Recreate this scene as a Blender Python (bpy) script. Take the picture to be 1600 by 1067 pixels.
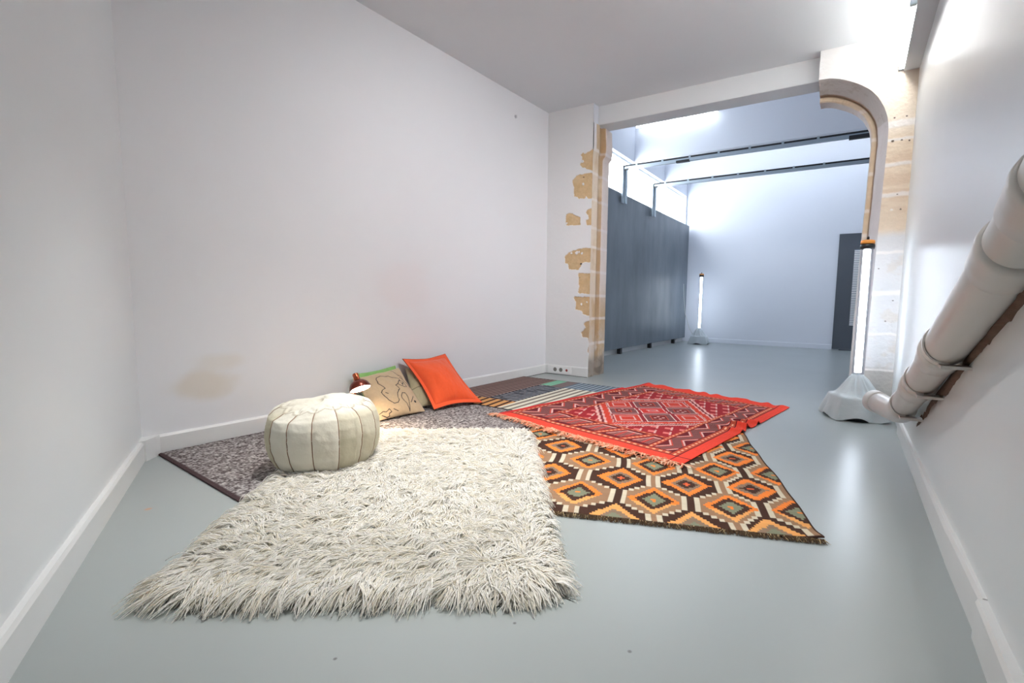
import bpy, bmesh, math, random
import numpy as np
from mathutils import Vector, Matrix
random.seed(4); rng = np.random.default_rng(7)
SC = bpy.context.scene
for o in list(bpy.data.objects): bpy.data.objects.remove(o)
COL = SC.collection

# ------------------------------------------------------------ camera
YAW, PITCH, ROLL, FPX = .5461, .0974, .0175, 743.1
fwd = Vector((-math.sin(YAW)*math.cos(PITCH), math.cos(YAW)*math.cos(PITCH), -math.sin(PITCH)))
rgt = Vector((math.cos(YAW), math.sin(YAW), 0)); upv = rgt.cross(fwd)
r2 = rgt*math.cos(ROLL)+upv*math.sin(ROLL); u2 = -rgt*math.sin(ROLL)+upv*math.cos(ROLL)
cd = bpy.data.cameras.new('camera'); cam = bpy.data.objects.new('camera', cd); COL.objects.link(cam)
m = Matrix((r2, u2, -fwd)).transposed().to_4x4(); m.translation = (0, 0, .85); cam.matrix_world = m
cd.sensor_width = 36; cd.lens = FPX*36/1600; cd.shift_x = -.0521; cd.shift_y = .0071
cd.clip_start = .02; cd.clip_end = 200
SC.camera = cam
# ------------------------------------------------------------ colour management, daylight
SC.view_settings.view_transform = 'Standard'; SC.view_settings.look = 'None'
SC.view_settings.gamma = 1; SC.view_settings.use_curve_mapping = False
SC.view_settings.exposure = 1.9
SC.render.film_transparent = False
SC.cycles.max_bounces = 14; SC.cycles.diffuse_bounces = 8; SC.cycles.transparent_max_bounces = 16
wd = bpy.data.worlds.new('sky'); SC.world = wd; wd.use_nodes = True
bg = wd.node_tree.nodes['Background']; bg.inputs[0].default_value = (.93, .965, 1.0, 1); bg.inputs[1].default_value = 3.2
TUBE_CEIL = 15.0      # fluorescent tube emission
TUBE_FLOOR = 6.0
WASH_W = 33.0  # base power of the added fill spotlights
DOWN_W = 68.0         # each added fill downlight, out of view over the middle of the room
def portal(name, loc, rot, sx, sy):
    l = bpy.data.lights.new(name, 'AREA'); l.shape = 'RECTANGLE'; l.size = sx; l.size_y = sy
    l.cycles.is_portal = True
    o = bpy.data.objects.new(name, l); o.location = loc; o.rotation_euler = rot; COL.objects.link(o)
portal('window_portal', (-3.60, 8.0, 2.95), (0, -math.pi/2, 0), .66, 5.8)

# ------------------------------------------------------------ helpers
def lin(c):
    return tuple(((x/255)/12.92 if x/255 <= .04045 else ((x/255+.055)/1.055)**2.4) for x in c)
def L(*c): return np.array(lin(c))
def hashn(ix, iy, iz=0, s=0):
    n = (ix.astype(np.int64)*374761393 + iy.astype(np.int64)*668265263 + np.int64(iz)*2147483647 + np.int64(s)*974634777) & 0xffffffff
    n = ((n ^ (n >> 13))*1274126177) & 0xffffffff
    return ((n ^ (n >> 16)) & 0xffff)/65535.
def vn(x, y, s=0):
    x = np.asarray(x, float); y = np.asarray(y, float)
    ix = np.floor(x); iy = np.floor(y); fx = x-ix; fy = y-iy
    fx = fx*fx*(3-2*fx); fy = fy*fy*(3-2*fy)
    h = lambda a, b: hashn(ix+a, iy+b, 0, s)
    return (h(0,0)*(1-fx)+h(1,0)*fx)*(1-fy)+(h(0,1)*(1-fx)+h(1,1)*fx)*fy
def fbm(x, y, s=0, o=4):
    r = 0; a = .5
    for i in range(o): r = r+a*vn(x*2**i, y*2**i, s+i); a *= .5
    return r/(1-.5**o)
def sst(a, b, x): t = np.clip((x-a)/(b-a), 0, 1); return t*t*(3-2*t)
def mixc(a, b, t): t = np.asarray(t)[..., None]; return a*(1-t)+b*t

def nt(mat): return mat.node_tree.nodes, mat.node_tree.links
def mat(name, col=(200,200,200), rough=.6, metal=0, bump=0, bscale=60, var=0, vscale=4, attr=False, spec=.5, emit=None, es=0, rvar=0, coat=0, sheen=0):
    m = bpy.data.materials.new(name); m.use_nodes = True; N, K = nt(m)
    b = N['Principled BSDF']
    b.inputs['Base Color'].default_value = (*lin(col), 1)
    b.inputs['Roughness'].default_value = rough; b.inputs['Metallic'].default_value = metal
    b.inputs['Specular IOR Level'].default_value = spec
    if coat: b.inputs['Coat Weight'].default_value = coat; b.inputs['Coat Roughness'].default_value = .15
    if sheen: b.inputs['Sheen Weight'].default_value = sheen
    tc = N.new('ShaderNodeTexCoord')
    if attr:
        a = N.new('ShaderNodeAttribute'); a.attribute_name = 'Col'; K.new(a.outputs['Color'], b.inputs['Base Color'])
    elif var:
        n = N.new('ShaderNodeTexNoise'); n.inputs['Scale'].default_value = vscale; n.inputs['Detail'].default_value = 3
        K.new(tc.outputs['Object'], n.inputs['Vector'])
        r = N.new('ShaderNodeValToRGB'); c = np.array(lin(col))
        r.color_ramp.elements[0].position = .1; r.color_ramp.elements[1].position = .9
        r.color_ramp.elements[0].color = (*(c*(1-var)), 1); r.color_ramp.elements[1].color = (*np.minimum(c*(1+var), 1), 1)
        K.new(n.outputs['Fac'], r.inputs['Fac']); K.new(r.outputs['Color'], b.inputs['Base Color'])
    if rvar:
        n = N.new('ShaderNodeTexNoise'); n.inputs['Scale'].default_value = vscale*1.5; n.inputs['Detail'].default_value = 3
        K.new(tc.outputs['Object'], n.inputs['Vector'])
        mr = N.new('ShaderNodeMapRange'); mr.inputs['To Min'].default_value = rough-rvar; mr.inputs['To Max'].default_value = rough+rvar
        mr.inputs['From Min'].default_value = .1; mr.inputs['From Max'].default_value = .9
        K.new(n.outputs['Fac'], mr.inputs['Value']); K.new(mr.outputs[0], b.inputs['Roughness'])
    if bump:
        n = N.new('ShaderNodeTexNoise'); n.inputs['Scale'].default_value = bscale; n.inputs['Detail'].default_value = 4
        K.new(tc.outputs['Object'], n.inputs['Vector'])
        bp = N.new('ShaderNodeBump'); bp.inputs['Strength'].default_value = bump; bp.inputs['Distance'].default_value = .01
        K.new(n.outputs['Fac'], bp.inputs['Height']); K.new(bp.outputs[0], b.inputs['Normal'])
    if emit:
        b.inputs['Emission Color'].default_value = (*lin(emit), 1); b.inputs['Emission Strength'].default_value = es
    return m
def link(name, me, m, parent=None, kind=None):
    o = bpy.data.objects.new(name, me); COL.objects.link(o)
    if m is not None: me.materials.append(m)
    if parent is not None: o.parent = parent
    if kind: o['kind'] = kind
    return o
def tag(o, label, cat, group=None):
    o['label'] = label; o['category'] = cat
    if group: o['group'] = group
    return o
def thing(name, label, cat, loc=(0,0,0), group=None):
    o = bpy.data.objects.new(name, None); COL.objects.link(o); o.location = loc
    o.empty_display_size = .05
    return tag(o, label, cat, group)
def npmesh(name, V, F, m, parent=None, col=None, smooth=True, kind=None, off=None):
    V = np.asarray(V, np.float32).reshape(-1, 3)
    if off is not None: V = V-np.array(off, np.float32)
    F = np.asarray(F, np.int32); k = F.shape[1]
    me = bpy.data.meshes.new(name); me.vertices.add(len(V)); me.vertices.foreach_set('co', V.ravel())
    me.loops.add(F.size); me.loops.foreach_set('vertex_index', F.ravel())
    me.polygons.add(len(F)); me.polygons.foreach_set('loop_start', np.arange(0, F.size, k, dtype=np.int32))
    me.update(calc_edges=True)
    me.polygons.foreach_set('use_smooth', np.full(len(F), smooth))
    if col is not None:
        a = me.color_attributes.new('Col', 'FLOAT_COLOR', 'POINT')
        c = np.ones((len(V), 4), np.float32); c[:, :3] = np.asarray(col).reshape(-1, 3); a.data.foreach_set('color', c.ravel())
    me.validate(); me.update()
    return link(name, me, m, parent, kind)
def gridF(nu, nv, flip=False):
    i = np.arange(nu-1)[:, None]*nv+np.arange(nv-1)[None, :]
    q = np.stack([i, i+nv, i+nv+1, i+1], -1).reshape(-1, 4)
    return q[:, ::-1] if flip else q
def bm_obj(name, bm, m, parent=None, kind=None, smooth=False):
    me = bpy.data.meshes.new(name); bmesh.ops.recalc_face_normals(bm, faces=bm.faces); bm.to_mesh(me); bm.free()
    if smooth:
        for p in me.polygons: p.use_smooth = True
    return link(name, me, m, parent, kind)
def bbox(bm, x0, x1, y0, y1, z0, z1):
    v = [bm.verts.new(p) for p in ((x0,y0,z0),(x1,y0,z0),(x1,y1,z0),(x0,y1,z0),(x0,y0,z1),(x1,y0,z1),(x1,y1,z1),(x0,y1,z1))]
    for f in ((0,3,2,1),(4,5,6,7),(0,1,5,4),(1,2,6,5),(2,3,7,6),(3,0,4,7)): bm.faces.new([v[i] for i in f])
def box(name, x0, x1, y0, y1, z0, z1, m, parent=None, kind=None, bev=0, off=(0,0,0)):
    bm = bmesh.new(); bbox(bm, x0-off[0], x1-off[0], y0-off[1], y1-off[1], z0-off[2], z1-off[2])
    if bev: bmesh.ops.bevel(bm, geom=bm.edges[:], offset=bev, segments=2, affect='EDGES')
    return bm_obj(name, bm, m, parent, kind)
def prism(name, pts, z0, z1, m, parent=None, kind=None):
    bm = bmesh.new(); a = [bm.verts.new((x, y, z0)) for x, y in pts]; b = [bm.verts.new((x, y, z1)) for x, y in pts]
    bm.faces.new(a[::-1]); bm.faces.new(b); n = len(pts)
    for i in range(n): bm.faces.new((a[i], a[(i+1) % n], b[(i+1) % n], b[i]))
    return bm_obj(name, bm, m, parent, kind)
def frames(P):
    T = np.gradient(P, axis=0); T /= np.linalg.norm(T, axis=1)[:, None]+1e-9
    ref = np.array([0, 0, 1.]) if abs(T[0][2]) < .9 else np.array([1., 0, 0])
    A = np.cross(T, ref); A /= np.linalg.norm(A, axis=1)[:, None]+1e-9; B = np.cross(T, A)
    return T, A, B
def tube(name, P, R, m, parent=None, n=16, kind=None, off=(0,0,0), caps=True, smooth=True):
    P = np.array(P, float)-np.array(off); R = np.broadcast_to(np.array(R, float), (len(P),))
    T, A, B = frames(P); th = np.linspace(0, 2*np.pi, n, endpoint=False)
    V = P[:, None]+R[:, None, None]*(np.cos(th)[None, :, None]*A[:, None]+np.sin(th)[None, :, None]*B[:, None])
    bm = bmesh.new(); vs = [[bm.verts.new(p) for p in r] for r in V]
    for i in range(len(P)-1):
        for j in range(n): bm.faces.new((vs[i][j], vs[i][(j+1) % n], vs[i+1][(j+1) % n], vs[i+1][j]))
    if caps: bm.faces.new(vs[0]); bm.faces.new(vs[-1][::-1])
    return bm_obj(name, bm, m, parent, kind, smooth)
def lathe_np(prof, n=48):
    prof = np.array(prof); th = np.linspace(0, 2*np.pi, n, endpoint=False)
    V = np.stack([prof[:, 0][:, None]*np.cos(th), prof[:, 0][:, None]*np.sin(th), np.repeat(prof[:, 1][:, None], n, 1)], -1)
    F = [(i*n+j, i*n+(j+1) % n, (i+1)*n+(j+1) % n, (i+1)*n+j) for i in range(len(prof)-1) for j in range(n)]
    return V.reshape(-1, 3), F
def lathe(name, prof, m, parent=None, n=48, M=None):
    V, F = lathe_np(prof, n)
    o = npmesh(name, V, F, m, parent)
    if M is not None: o.matrix_local = M
    return o
def strands(name, P, rad, m, parent=None, col=None, kind=None, off=(0,0,0)):
    """P: (N,k,3) polylines, rad: (k,)"""
    N_, k, _ = P.shape; P = P-np.array(off)
    T = np.gradient(P, axis=1); T /= np.linalg.norm(T, axis=2, keepdims=True)+1e-9
    ref = np.array([0, 0, 1.]); A = np.cross(T, ref+np.array([.01, .02, 0])); A /= np.linalg.norm(A, axis=2, keepdims=True)+1e-9
    B = np.cross(T, A); th = np.array([0, 2.094, 4.189])
    rad = np.asarray(rad); rad = rad[None, :] if rad.ndim == 1 else rad
    V = P[:, :, None]+rad[..., None, None]*(np.cos(th)[None, None, :, None]*A[:, :, None]+np.sin(th)[None, None, :, None]*B[:, :, None])
    V = V.reshape(-1, 3)
    base = (np.arange(N_)*k*3)[:, None, None, None]; i = (np.arange(k-1)*3)[None, :, None, None]
    j = np.array([[0, 1, 4, 3], [1, 2, 5, 4], [2, 0, 3, 5]])[None, None]
    F = (base+i+j).reshape(-1, 4)
    c = None if col is None else np.repeat(col, k*3, axis=0)
    return npmesh(name, V, F, m, parent, c, True, kind)

# ------------------------------------------------------------ materials
WALL = mat('white_wall_paint', (222,225,226), .62, bump=.08, bscale=9, var=.025, vscale=1.2)
WALLR = mat('white_wall_paint_satin', (224,224,229), .30, attr=True, bump=.15, bscale=5)
CEIL = mat('ceiling_paint', (214,218,221), .75, var=.01)
BLUEW = mat('far_room_paint', (216,220,228), .6, bump=.05, bscale=8, var=.02, vscale=.8)
BASEB = mat('skirting_gloss_paint', (222,223,222), .3, bump=.06, bscale=10, var=.03, vscale=6)
FLOOR = mat('glossy_grey_floor_paint', (152,159,158), .32, bump=.10, bscale=3.2, var=.05, vscale=.9, rvar=.03, spec=.85)
STONE = mat('stone_colour', (200,180,150), .85, attr=True, bump=.5, bscale=40)
PAINTCOL = mat('wall_front_colour', (226,225,229), .75, attr=True, bump=.15, bscale=25)
DARK = mat('dark_grey_board', (88,97,107), .42, bump=.05, bscale=3, var=.35, vscale=1.7, rvar=.08)
METAL = mat('galvanised_steel', (165,175,182), .35, metal=.8)
BLACK = mat('black_plastic', (22,22,24), .4)
N, K = nt(DARK); tc_ = [n for n in N if n.type == 'TEX_COORD'][0]; mp = N.new('ShaderNodeMapping'); mp.inputs['Scale'].default_value = (1, 1.3, .35)
K.new(tc_.outputs['Object'], mp.inputs['Vector']); ns = N.new('ShaderNodeTexNoise'); ns.inputs['Scale'].default_value = 2.4; ns.inputs['Detail'].default_value = 6; ns.inputs['Roughness'].default_value = .6
K.new(mp.outputs[0], ns.inputs['Vector']); rp = N.new('ShaderNodeValToRGB'); rp.color_ramp.elements[0].position = .3; rp.color_ramp.elements[1].position = .85
rp.color_ramp.elements[0].color = (*lin((88,97,106)), 1); rp.color_ramp.elements[1].color = (*lin((116,125,134)), 1)
K.new(ns.outputs['Fac'], rp.inputs['Fac']); K.new(rp.outputs[0], N['Principled BSDF'].inputs['Base Color'])
N, K = nt(FLOOR); b_ = N['Principled BSDF']; src = b_.inputs['Base Color'].links[0].from_socket; tc_ = [n for n in N if n.type == 'TEX_COORD'][0]
for (mx_c, my_c, rr_, cl_) in ((-2.36, .70, .016, (186,140,104)), (-1.0, .62, .006, (90,92,90)), (-.72, .95, .006, (96,98,96)), (-.42, 1.02, .007, (104,106,104))):
    vm = N.new('ShaderNodeVectorMath'); vm.operation = 'DISTANCE'; vm.inputs[1].default_value = (mx_c, my_c, 0); K.new(tc_.outputs['Object'], vm.inputs[0])
    mr = N.new('ShaderNodeMapRange'); mr.inputs['From Min'].default_value = rr_; mr.inputs['From Max'].default_value = rr_*.4; K.new(vm.outputs['Value'], mr.inputs['Value'])
    mx = N.new('ShaderNodeMix'); mx.data_type = 'RGBA'; mx.inputs['B'].default_value = (*lin(cl_), 1); K.new(mr.outputs[0], mx.inputs['Factor']); K.new(src, mx.inputs['A']); src = mx.outputs['Result']
K.new(src, b_.inputs['Base Color'])
CORD = mat('cord', (190,192,190), .5)
WHITEP = mat('white_plastic', (235,235,235), .35)
TUBEM = mat('fluorescent_tube', (255,255,255), .4, emit=(252,251,248), es=TUBE_CEIL)
TUBEF = mat('added_far_tube', (255,255,255), .4, emit=(240,247,255), es=6.2)
TUBEG = mat('dim_fluorescent_tube', (255,255,255), .4, emit=(240,247,255), es=2.6)
LEDM = mat('led_core', (255,255,255), .4, emit=(236,245,255), es=TUBE_FLOOR)
ORANGE = mat('orange_plastic', (232,150,60), .45)

# ------------------------------------------------------------ setting
XW = -3.155; YP = 4.73
def cz(y): return 2.885+.0243*y
box('floor', -4.2, 2.4, -3.6, 11.4, -.12, 0, FLOOR, kind='structure')
bm = bmesh.new()
v = [bm.verts.new(p) for p in ((-3.4,-3.6,cz(-3.6)),(.6,-3.6,cz(-3.6)),(.6,4.9,cz(4.9)),(-3.4,4.9,cz(4.9)),(-3.4,-3.6,3.3),(.6,-3.6,3.3),(.6,4.9,3.3),(-3.4,4.9,3.3))]
for f in ((0,3,2,1),(4,5,6,7),(0,1,5,4),(1,2,6,5),(2,3,7,6),(3,0,4,7)): bm.faces.new([v[i] for i in f])
bm_obj('ceiling', bm, CEIL, kind='structure')
# long wall as a dense face with its two old stains
ny, nz = 190, 150
y = np.linspace(.93, YP, ny)[:, None]+np.zeros((1, nz)); z = np.linspace(0, 1, nz)[None, :]*(cz(y)+.01)
c = np.broadcast_to(L(224,225,228), (ny, nz, 3)).copy()
def blob(cy_, cz_, ry, rz, s): return sst(1.15, .45, np.hypot((y-cy_)/ry, (z-cz_)/rz)+.9*(fbm(y*5, z*6, s)-.5))
c = mixc(c, L(208,196,176), .55*blob(1.22, .34, .20, .09, 3))
c = mixc(c, L(226,210,208), .25*blob(2.6, .95, .35, .22, 5))
c = mixc(c, L(214,205,190), .4*blob(1.32, .47, .16, .06, 9))
c *= (.985+.03*fbm(y*1.4, z*1.4, 12))[..., None]
npmesh('wall_left', np.stack([np.full_like(y, XW)+.004*(fbm(y*1.1, z*1.1, 2)-.5), y, z], -1), gridF(ny, nz), mat('long_wall_paint', rough=.62, attr=True, bump=.06, bscale=8), col=c, kind='structure')
box('trim_8', XW-.2, XW-.006, .8, YP+.1, 0, 3.3, WALL, kind='structure')
# angled wall nearest the camera on the left
dx, dy = 1.486/1.641, -.694/1.641
p0 = (XW, .93); p1 = (-1.45, .93+dy/dx*(1.705))
nx_, ny_ = -dy, dx
prism('wall_near_left', [p0, p1, (p1[0]-.18*nx_*-1-.36*nx_, p1[1]-.18*ny_), (p0[0]-.3, p0[1]-.1)], 0, 3.2, WALL, kind='structure')
box('wall_back_left', -1.65, -1.45, -3.4, p1[1]+.0, 0, 3.2, WALL, kind='structure')
# wall behind the camera with its street window
box('wall_near', -1.65, .6, -3.4, -3.2, 0, 3.2, WALL, kind='structure')
GLASS = bpy.data.materials.new('clear_glass'); GLASS.use_nodes = True; N, K = nt(GLASS)
for n in list(N): N.remove(n)
o_ = N.new('ShaderNodeOutputMaterial'); t_ = N.new('ShaderNodeBsdfTransparent'); g_ = N.new('ShaderNodeBsdfGlossy'); g_.inputs['Roughness'].default_value = .03
x_ = N.new('ShaderNodeMixShader'); x_.inputs[0].default_value = .05
t_.inputs[0].default_value = (.96, .98, 1, 1)
K.new(t_.outputs[0], x_.inputs[1]); K.new(g_.outputs[0], x_.inputs[2]); K.new(x_.outputs[0], o_.inputs[0])
# right wall, slightly wavy, with brown stains where the pipe brackets sit
def pipe_z(yy): return 1.063-(yy-1.2)*.398
ny, nz = 420, 230
y = np.linspace(-3.4, 5.1, ny)[:, None]+np.zeros((1, nz)); z = np.linspace(0, 1, nz)[None, :]*(cz(y)+.02)
X = np.interp(y, [-3.4, 1.2, 4.73, 5.1], [.345, .34, .295, .292])+.02*(fbm(y*.9, z*.9, 31)-.5)*sst(.5, 2.5, z)
c = np.broadcast_to(L(216,220,221), (ny, nz, 3)).copy()*(.98+.04*fbm(y*1.2, z*1.5, 8))[..., None]
dpz = z-(pipe_z(y)-.065)
st = sst(.05, .0, np.abs(dpz)+.05*(fbm(y*9, z*9, 14)-.35))*sst(.42, .62, fbm(y*2.6, z*2.6, 19)+.12*np.exp(-((y-1.62)/.25)**2)+.12*np.exp(-((y-2.45)/.3)**2))*(y > .7)*(y < 3.0)
c = mixc(c, L(104,78,66), .85*st)
npmesh('wall_right', np.stack([X, y, z], -1), gridF(ny, nz, True), WALLR, col=c, kind='structure')
box('trim_9', .36, .56, -3.4, 5.1, 0, 3.3, WALL, kind='structure')

# ---- partition with the opening
SP = [ [(-2.54,2.53),(-2.6,2.51),(-2.64,2.49),(-2.67,2.48),(-2.7,2.5),(-2.72,2.48),(-2.7,2.44),(-2.72,2.4),(-2.72,2.37),(-2.7,2.34),(-2.58,2.3),(-2.54,2.28)],
 [(-2.54,2.26),(-2.58,2.27),(-2.7,2.27),(-2.77,2.26),(-2.82,2.22),(-2.82,2.19),(-2.8,2.13),(-2.8,2.04),(-2.75,2.02),(-2.74,2.01),(-2.66,2.0),(-2.64,2.03),(-2.61,2.0),(-2.54,1.99)],
 [(-2.89,1.85),(-2.85,1.86),(-2.81,1.85),(-2.78,1.83),(-2.71,1.8),(-2.71,1.72),(-2.79,1.72),(-2.89,1.72),(-2.9,1.76)],
 [(-2.54,1.9),(-2.57,1.89),(-2.62,1.88),(-2.64,1.84),(-2.61,1.81),(-2.6,1.78),(-2.63,1.76),(-2.63,1.71),(-2.54,1.7)],
 [(-2.54,1.45),(-2.65,1.46),(-2.79,1.44),(-2.84,1.42),(-2.9,1.38),(-2.9,1.3),(-2.86,1.28),(-2.85,1.23),(-2.73,1.22),(-2.7,1.25),(-2.68,1.29),(-2.62,1.3),(-2.54,1.29)],
 [(-2.54,1.18),(-2.72,1.18),(-2.72,1.1),(-2.71,1.02),(-2.72,.96),(-2.59,.95),(-2.54,.95)],
 [(-2.54,.91),(-2.77,.92),(-2.78,.9),(-2.75,.86),(-2.74,.81),(-2.75,.77),(-2.67,.75),(-2.65,.72),(-2.56,.7),(-2.54,.69)],
 [(-2.54,.65),(-2.6,.64),(-2.63,.62),(-2.62,.56),(-2.67,.51),(-2.65,.46),(-2.58,.45),(-2.56,.4),(-2.54,.38)],
 [(-2.54,.37),(-2.57,.35),(-2.58,.31),(-2.56,.26),(-2.54,.26)] ]
def inside(px, py, poly):
    r = np.zeros(px.shape, bool); n = len(poly)
    for i in range(n):
        x1, y1 = poly[i]; x2, y2 = poly[(i+1) % n]
        cnd = ((y1 > py) != (y2 > py)) & (px < (x2-x1)*(py-y1)/(y2-y1+1e-12)+x1); r ^= cnd
    return r
nx, nz = 118, 600
x = np.linspace(XW, -2.567, nx)[:, None]+np.zeros((1, nz)); z = np.linspace(0, 3.02, nz)[None, :]+np.zeros((nx, 1))
wx = x+.022*(fbm(x*30, z*30, 41)-.5); wz = z+.022*(fbm(x*30, z*30, 43)-.5)
S = np.zeros_like(x)
for p in SP: S = np.maximum(S, inside(wx, wz, p))
for (hx, hz, hr) in ((-2.70,2.41,.018),(-2.68,2.16,.014),(-2.89,1.75,.012),(-2.75,1.41,.018),(-2.68,1.40,.014),(-2.72,1.42,.01),(-2.67,.83,.012),(-2.6,.86,.01),(-2.82,1.41,.012)):
    S[np.hypot(wx-hx, wz-hz) < hr] = 0
stc = mixc(L(196,164,120), L(214,188,148), fbm(x*14, z*14, 51)); stc = stc*(.86+.24*fbm(x*60, z*60, 53))[..., None]
stc = mixc(stc, L(176,150,122), .7*sst(.75, .35, z))
wh = np.broadcast_to(L(224,225,226), x.shape+(3,))*(.98+.03*fbm(x*3, z*3, 5))[..., None]
c = mixc(wh, stc, S)
for (hx, hz, hr) in ((-2.68,2.235,.012),(-2.69,1.285,.02),(-2.70,2.41,.007),(-2.71,1.13,.008)):
    c = mixc(c, L(60,45,35), sst(hr, hr*.5, np.hypot(x-hx, (z-hz)*1.5)))
V = np.stack([x, YP+.006*S+.003*S*fbm(x*50, z*50, 3), z], -1)
npmesh('wall_middle', V, gridF(nx, nz, True), PAINTCOL, col=c, kind='structure')
bm = bmesh.new(); bbox(bm, -3.6, -2.64, YP+.012, 5.14, 0, 3.9); bbox(bm, -2.64, -2.572, YP+.012, 5.13, 2.80, 3.9)
bbox(bm, -2.6, .5, 5.08, 5.20, 3.0, 3.95)
bm_obj('trim_1', bm, BLUEW, kind='structure')
# left stone jamb: moulded reveal
MORT = [2.52, 2.27, 1.99, 1.68, 1.47, 1.20, .93, .67, .385]
def stone_cols(a, z, base_u, seed, white=.3):
    """a: coordinate around the profile, z height"""
    bl = np.digitize(z, sorted(MORT)); t = hashn(bl, bl*0+3, 0, seed)
    cc = mixc(L(196,164,122), L(222,204,180), np.clip(.25+.6*t+.6*(fbm(a*18, z*7, seed+2)-.5), 0, 1))
    cc = cc*(.88+.2*fbm(a*70, z*45, seed+4))[..., None]
    for mz in MORT:
        cc = mixc(cc, L(232,224,218), .85*sst(.022, .008, np.abs(z-mz)+.014*(fbm(a*30, z*30, seed+6)-.5)))
    return cc
prof = []   # (X, Y, tone)
def seg(a, b, n, tone): 
    for i in range(n): t = i/n; prof.append((a[0]*(1-t)+b[0]*t, a[1]*(1-t)+b[1]*t, tone))
seg((-2.567,4.73), (-2.563,4.86), 12, 0); seg((-2.563,4.86), (-2.592,4.885), 4, 1); seg((-2.592,4.885), (-2.592,4.945), 6, 1)
seg((-2.592,4.945), (-2.566,4.975), 4, 1); seg((-2.566,4.975), (-2.572,5.14), 12, 2); seg((-2.572,5.14), (-2.66,5.145), 3, 2)
prof = np.array(prof); npf = len(prof); nz = 480
z = np.linspace(0, 2.80, nz)[None, :]+np.zeros((npf, 1)); X = prof[:, 0][:, None]+0*z; Y = prof[:, 1][:, None]+0*z
a = np.cumsum(np.r_[0, np.hypot(*np.diff(prof[:, :2], axis=0).T)])[:, None]+0*z
# capital: swells towards the top
cap = sst(2.44, 2.56, z)*(1-sst(2.60, 2.80, z)*.25)
X = X+.028*cap*(Y > 4.95)+.012*cap+.004*(fbm(a*40, z*16, 61)-.5)+.012*np.exp(-((z-2.50)/.018)**2)*(Y > 4.95)
tone = prof[:, 2][:, None]+0*z
c = stone_cols(a, z, 0, 71)
c = mixc(c, L(150,112,70), .55*(tone == 1)*sst(.25, .6, fbm(z*2.3, z*0+3, 9)+.2))
c = mixc(c, L(226,216,214), .72*(tone == 2)*sst(.6, 1.2, z))
c = mixc(c, L(224,223,227), (tone == 0)*sst(2.50, 2.54, z)*sst(.06, .05, a))
c = mixc(c, L(226,214,200), .55*(tone == 0)*sst(.3, .65, fbm(a*10, z*4, 83)))
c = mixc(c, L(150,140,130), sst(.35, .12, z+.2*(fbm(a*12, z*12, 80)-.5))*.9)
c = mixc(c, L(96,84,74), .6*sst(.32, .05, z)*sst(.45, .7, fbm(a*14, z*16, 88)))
c = mixc(c, L(218,212,206), .6*sst(.72, .3, z)*sst(.12, .3, z)*sst(.4, .6, fbm(a*9, z*6, 90)))
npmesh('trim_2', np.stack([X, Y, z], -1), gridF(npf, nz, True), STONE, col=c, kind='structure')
# beam across the opening
box('trim_3', -2.60, -.38, 4.85, 5.08, 2.806, 3.9, WALL, kind='structure', bev=.004)
# right stone arch: front curve and swept mouldings
AC = np.array([(-.400,2.768),(-.36,2.769),(-.32,2.764),(-.25,2.746),(-.18,2.716),(-.10,2.672),(-.02,2.612),(.04,2.54),(.085,2.46),(.113,2.38),(.126,2.28),(.127,2.2),(.122,2.0),(.118,1.8),(.109,1.43),(.099,.85),(.092,0)])
s = np.r_[0, np.cumsum(np.hypot(*np.diff(AC, axis=0).T))]; ss = np.linspace(0, s[-1], 420)
PX = np.interp(ss, s, AC[:, 0]); PZ = np.interp(ss, s, AC[:, 1])
for _ in range(14):
    PX[1:-1] = (PX[:-2]+2*PX[1:-1]+PX[2:])/4; PZ[1:-1] = (PZ[:-2]+2*PZ[1:-1]+PZ[2:])/4
TX = np.gradient(PX); TZ = np.gradient(PZ); ln = np.hypot(TX, TZ); NX = TZ/ln; NZ = -TX/ln   # towards the opening
pr = []
def seg2(a, b, n, tone):
    for i in range(n): t = i/n; pr.append((a[0]*(1-t)+b[0]*t, a[1]*(1-t)+b[1]*t, tone))
seg2((0,4.73), (.006,4.742), 3, 0); seg2((.006,4.742), (.066,4.915), 12, 0); seg2((.066,4.915), (.062,4.955), 3, 1); seg2((.062,4.955), (.078,4.945), 2, 1)
seg2((.078,4.945), (.100,4.943), 4, 2); seg2((.100,4.943), (.112,4.962), 3, 2); seg2((.112,4.962), (.112,5.10), 8, 3); seg2((.112,5.10), (.0,5.11), 4, 3)
pr = np.array(pr)
d = pr[:, 0][None]+0*PX[:, None]; Yp = pr[:, 1][None]+0*PX[:, None]; tone = pr[:, 2][None]+0*PX[:, None]
X = PX[:, None]+NX[:, None]*d; Z = PZ[:, None]+NZ[:, None]*d
# keep offset curves from folding at the tight bend
sa = ss[:, None]+0*d
rough_ = .006*(fbm(sa*14, d*60+Yp*9, 101)-.5)
X = X+rough_; Z = Z+rough_*.5
X = np.where(sa < .02, np.maximum(X, -.402), X)
c = mixc(L(196,190,188), L(214,208,208), fbm(sa*5, Yp*9, 110))
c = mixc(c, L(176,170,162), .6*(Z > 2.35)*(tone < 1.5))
st = stone_cols(Yp, Z, 0, 120); st = mixc(st, L(214,198,176), .35)
c = mixc(c, st, (tone >= 2)*1.0); c = mixc(c, L(150,118,84), .75*(tone == 1)*sst(.8, 1.3, Z))
c = mixc(c, L(200,196,198), .7*(tone == 3))
c = mixc(c, L(204,204,206), sst(1.5, 1.35, Z)*.85)
c = mixc(c, L(150,134,116), .3*sst(.62, .75, fbm(sa*20, Yp*30, 130))*(Z > 2.3))
npmesh('trim_4', np.stack([X, Yp, Z], -1), gridF(len(PX), len(pr), True), STONE, col=c, kind='structure')
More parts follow.
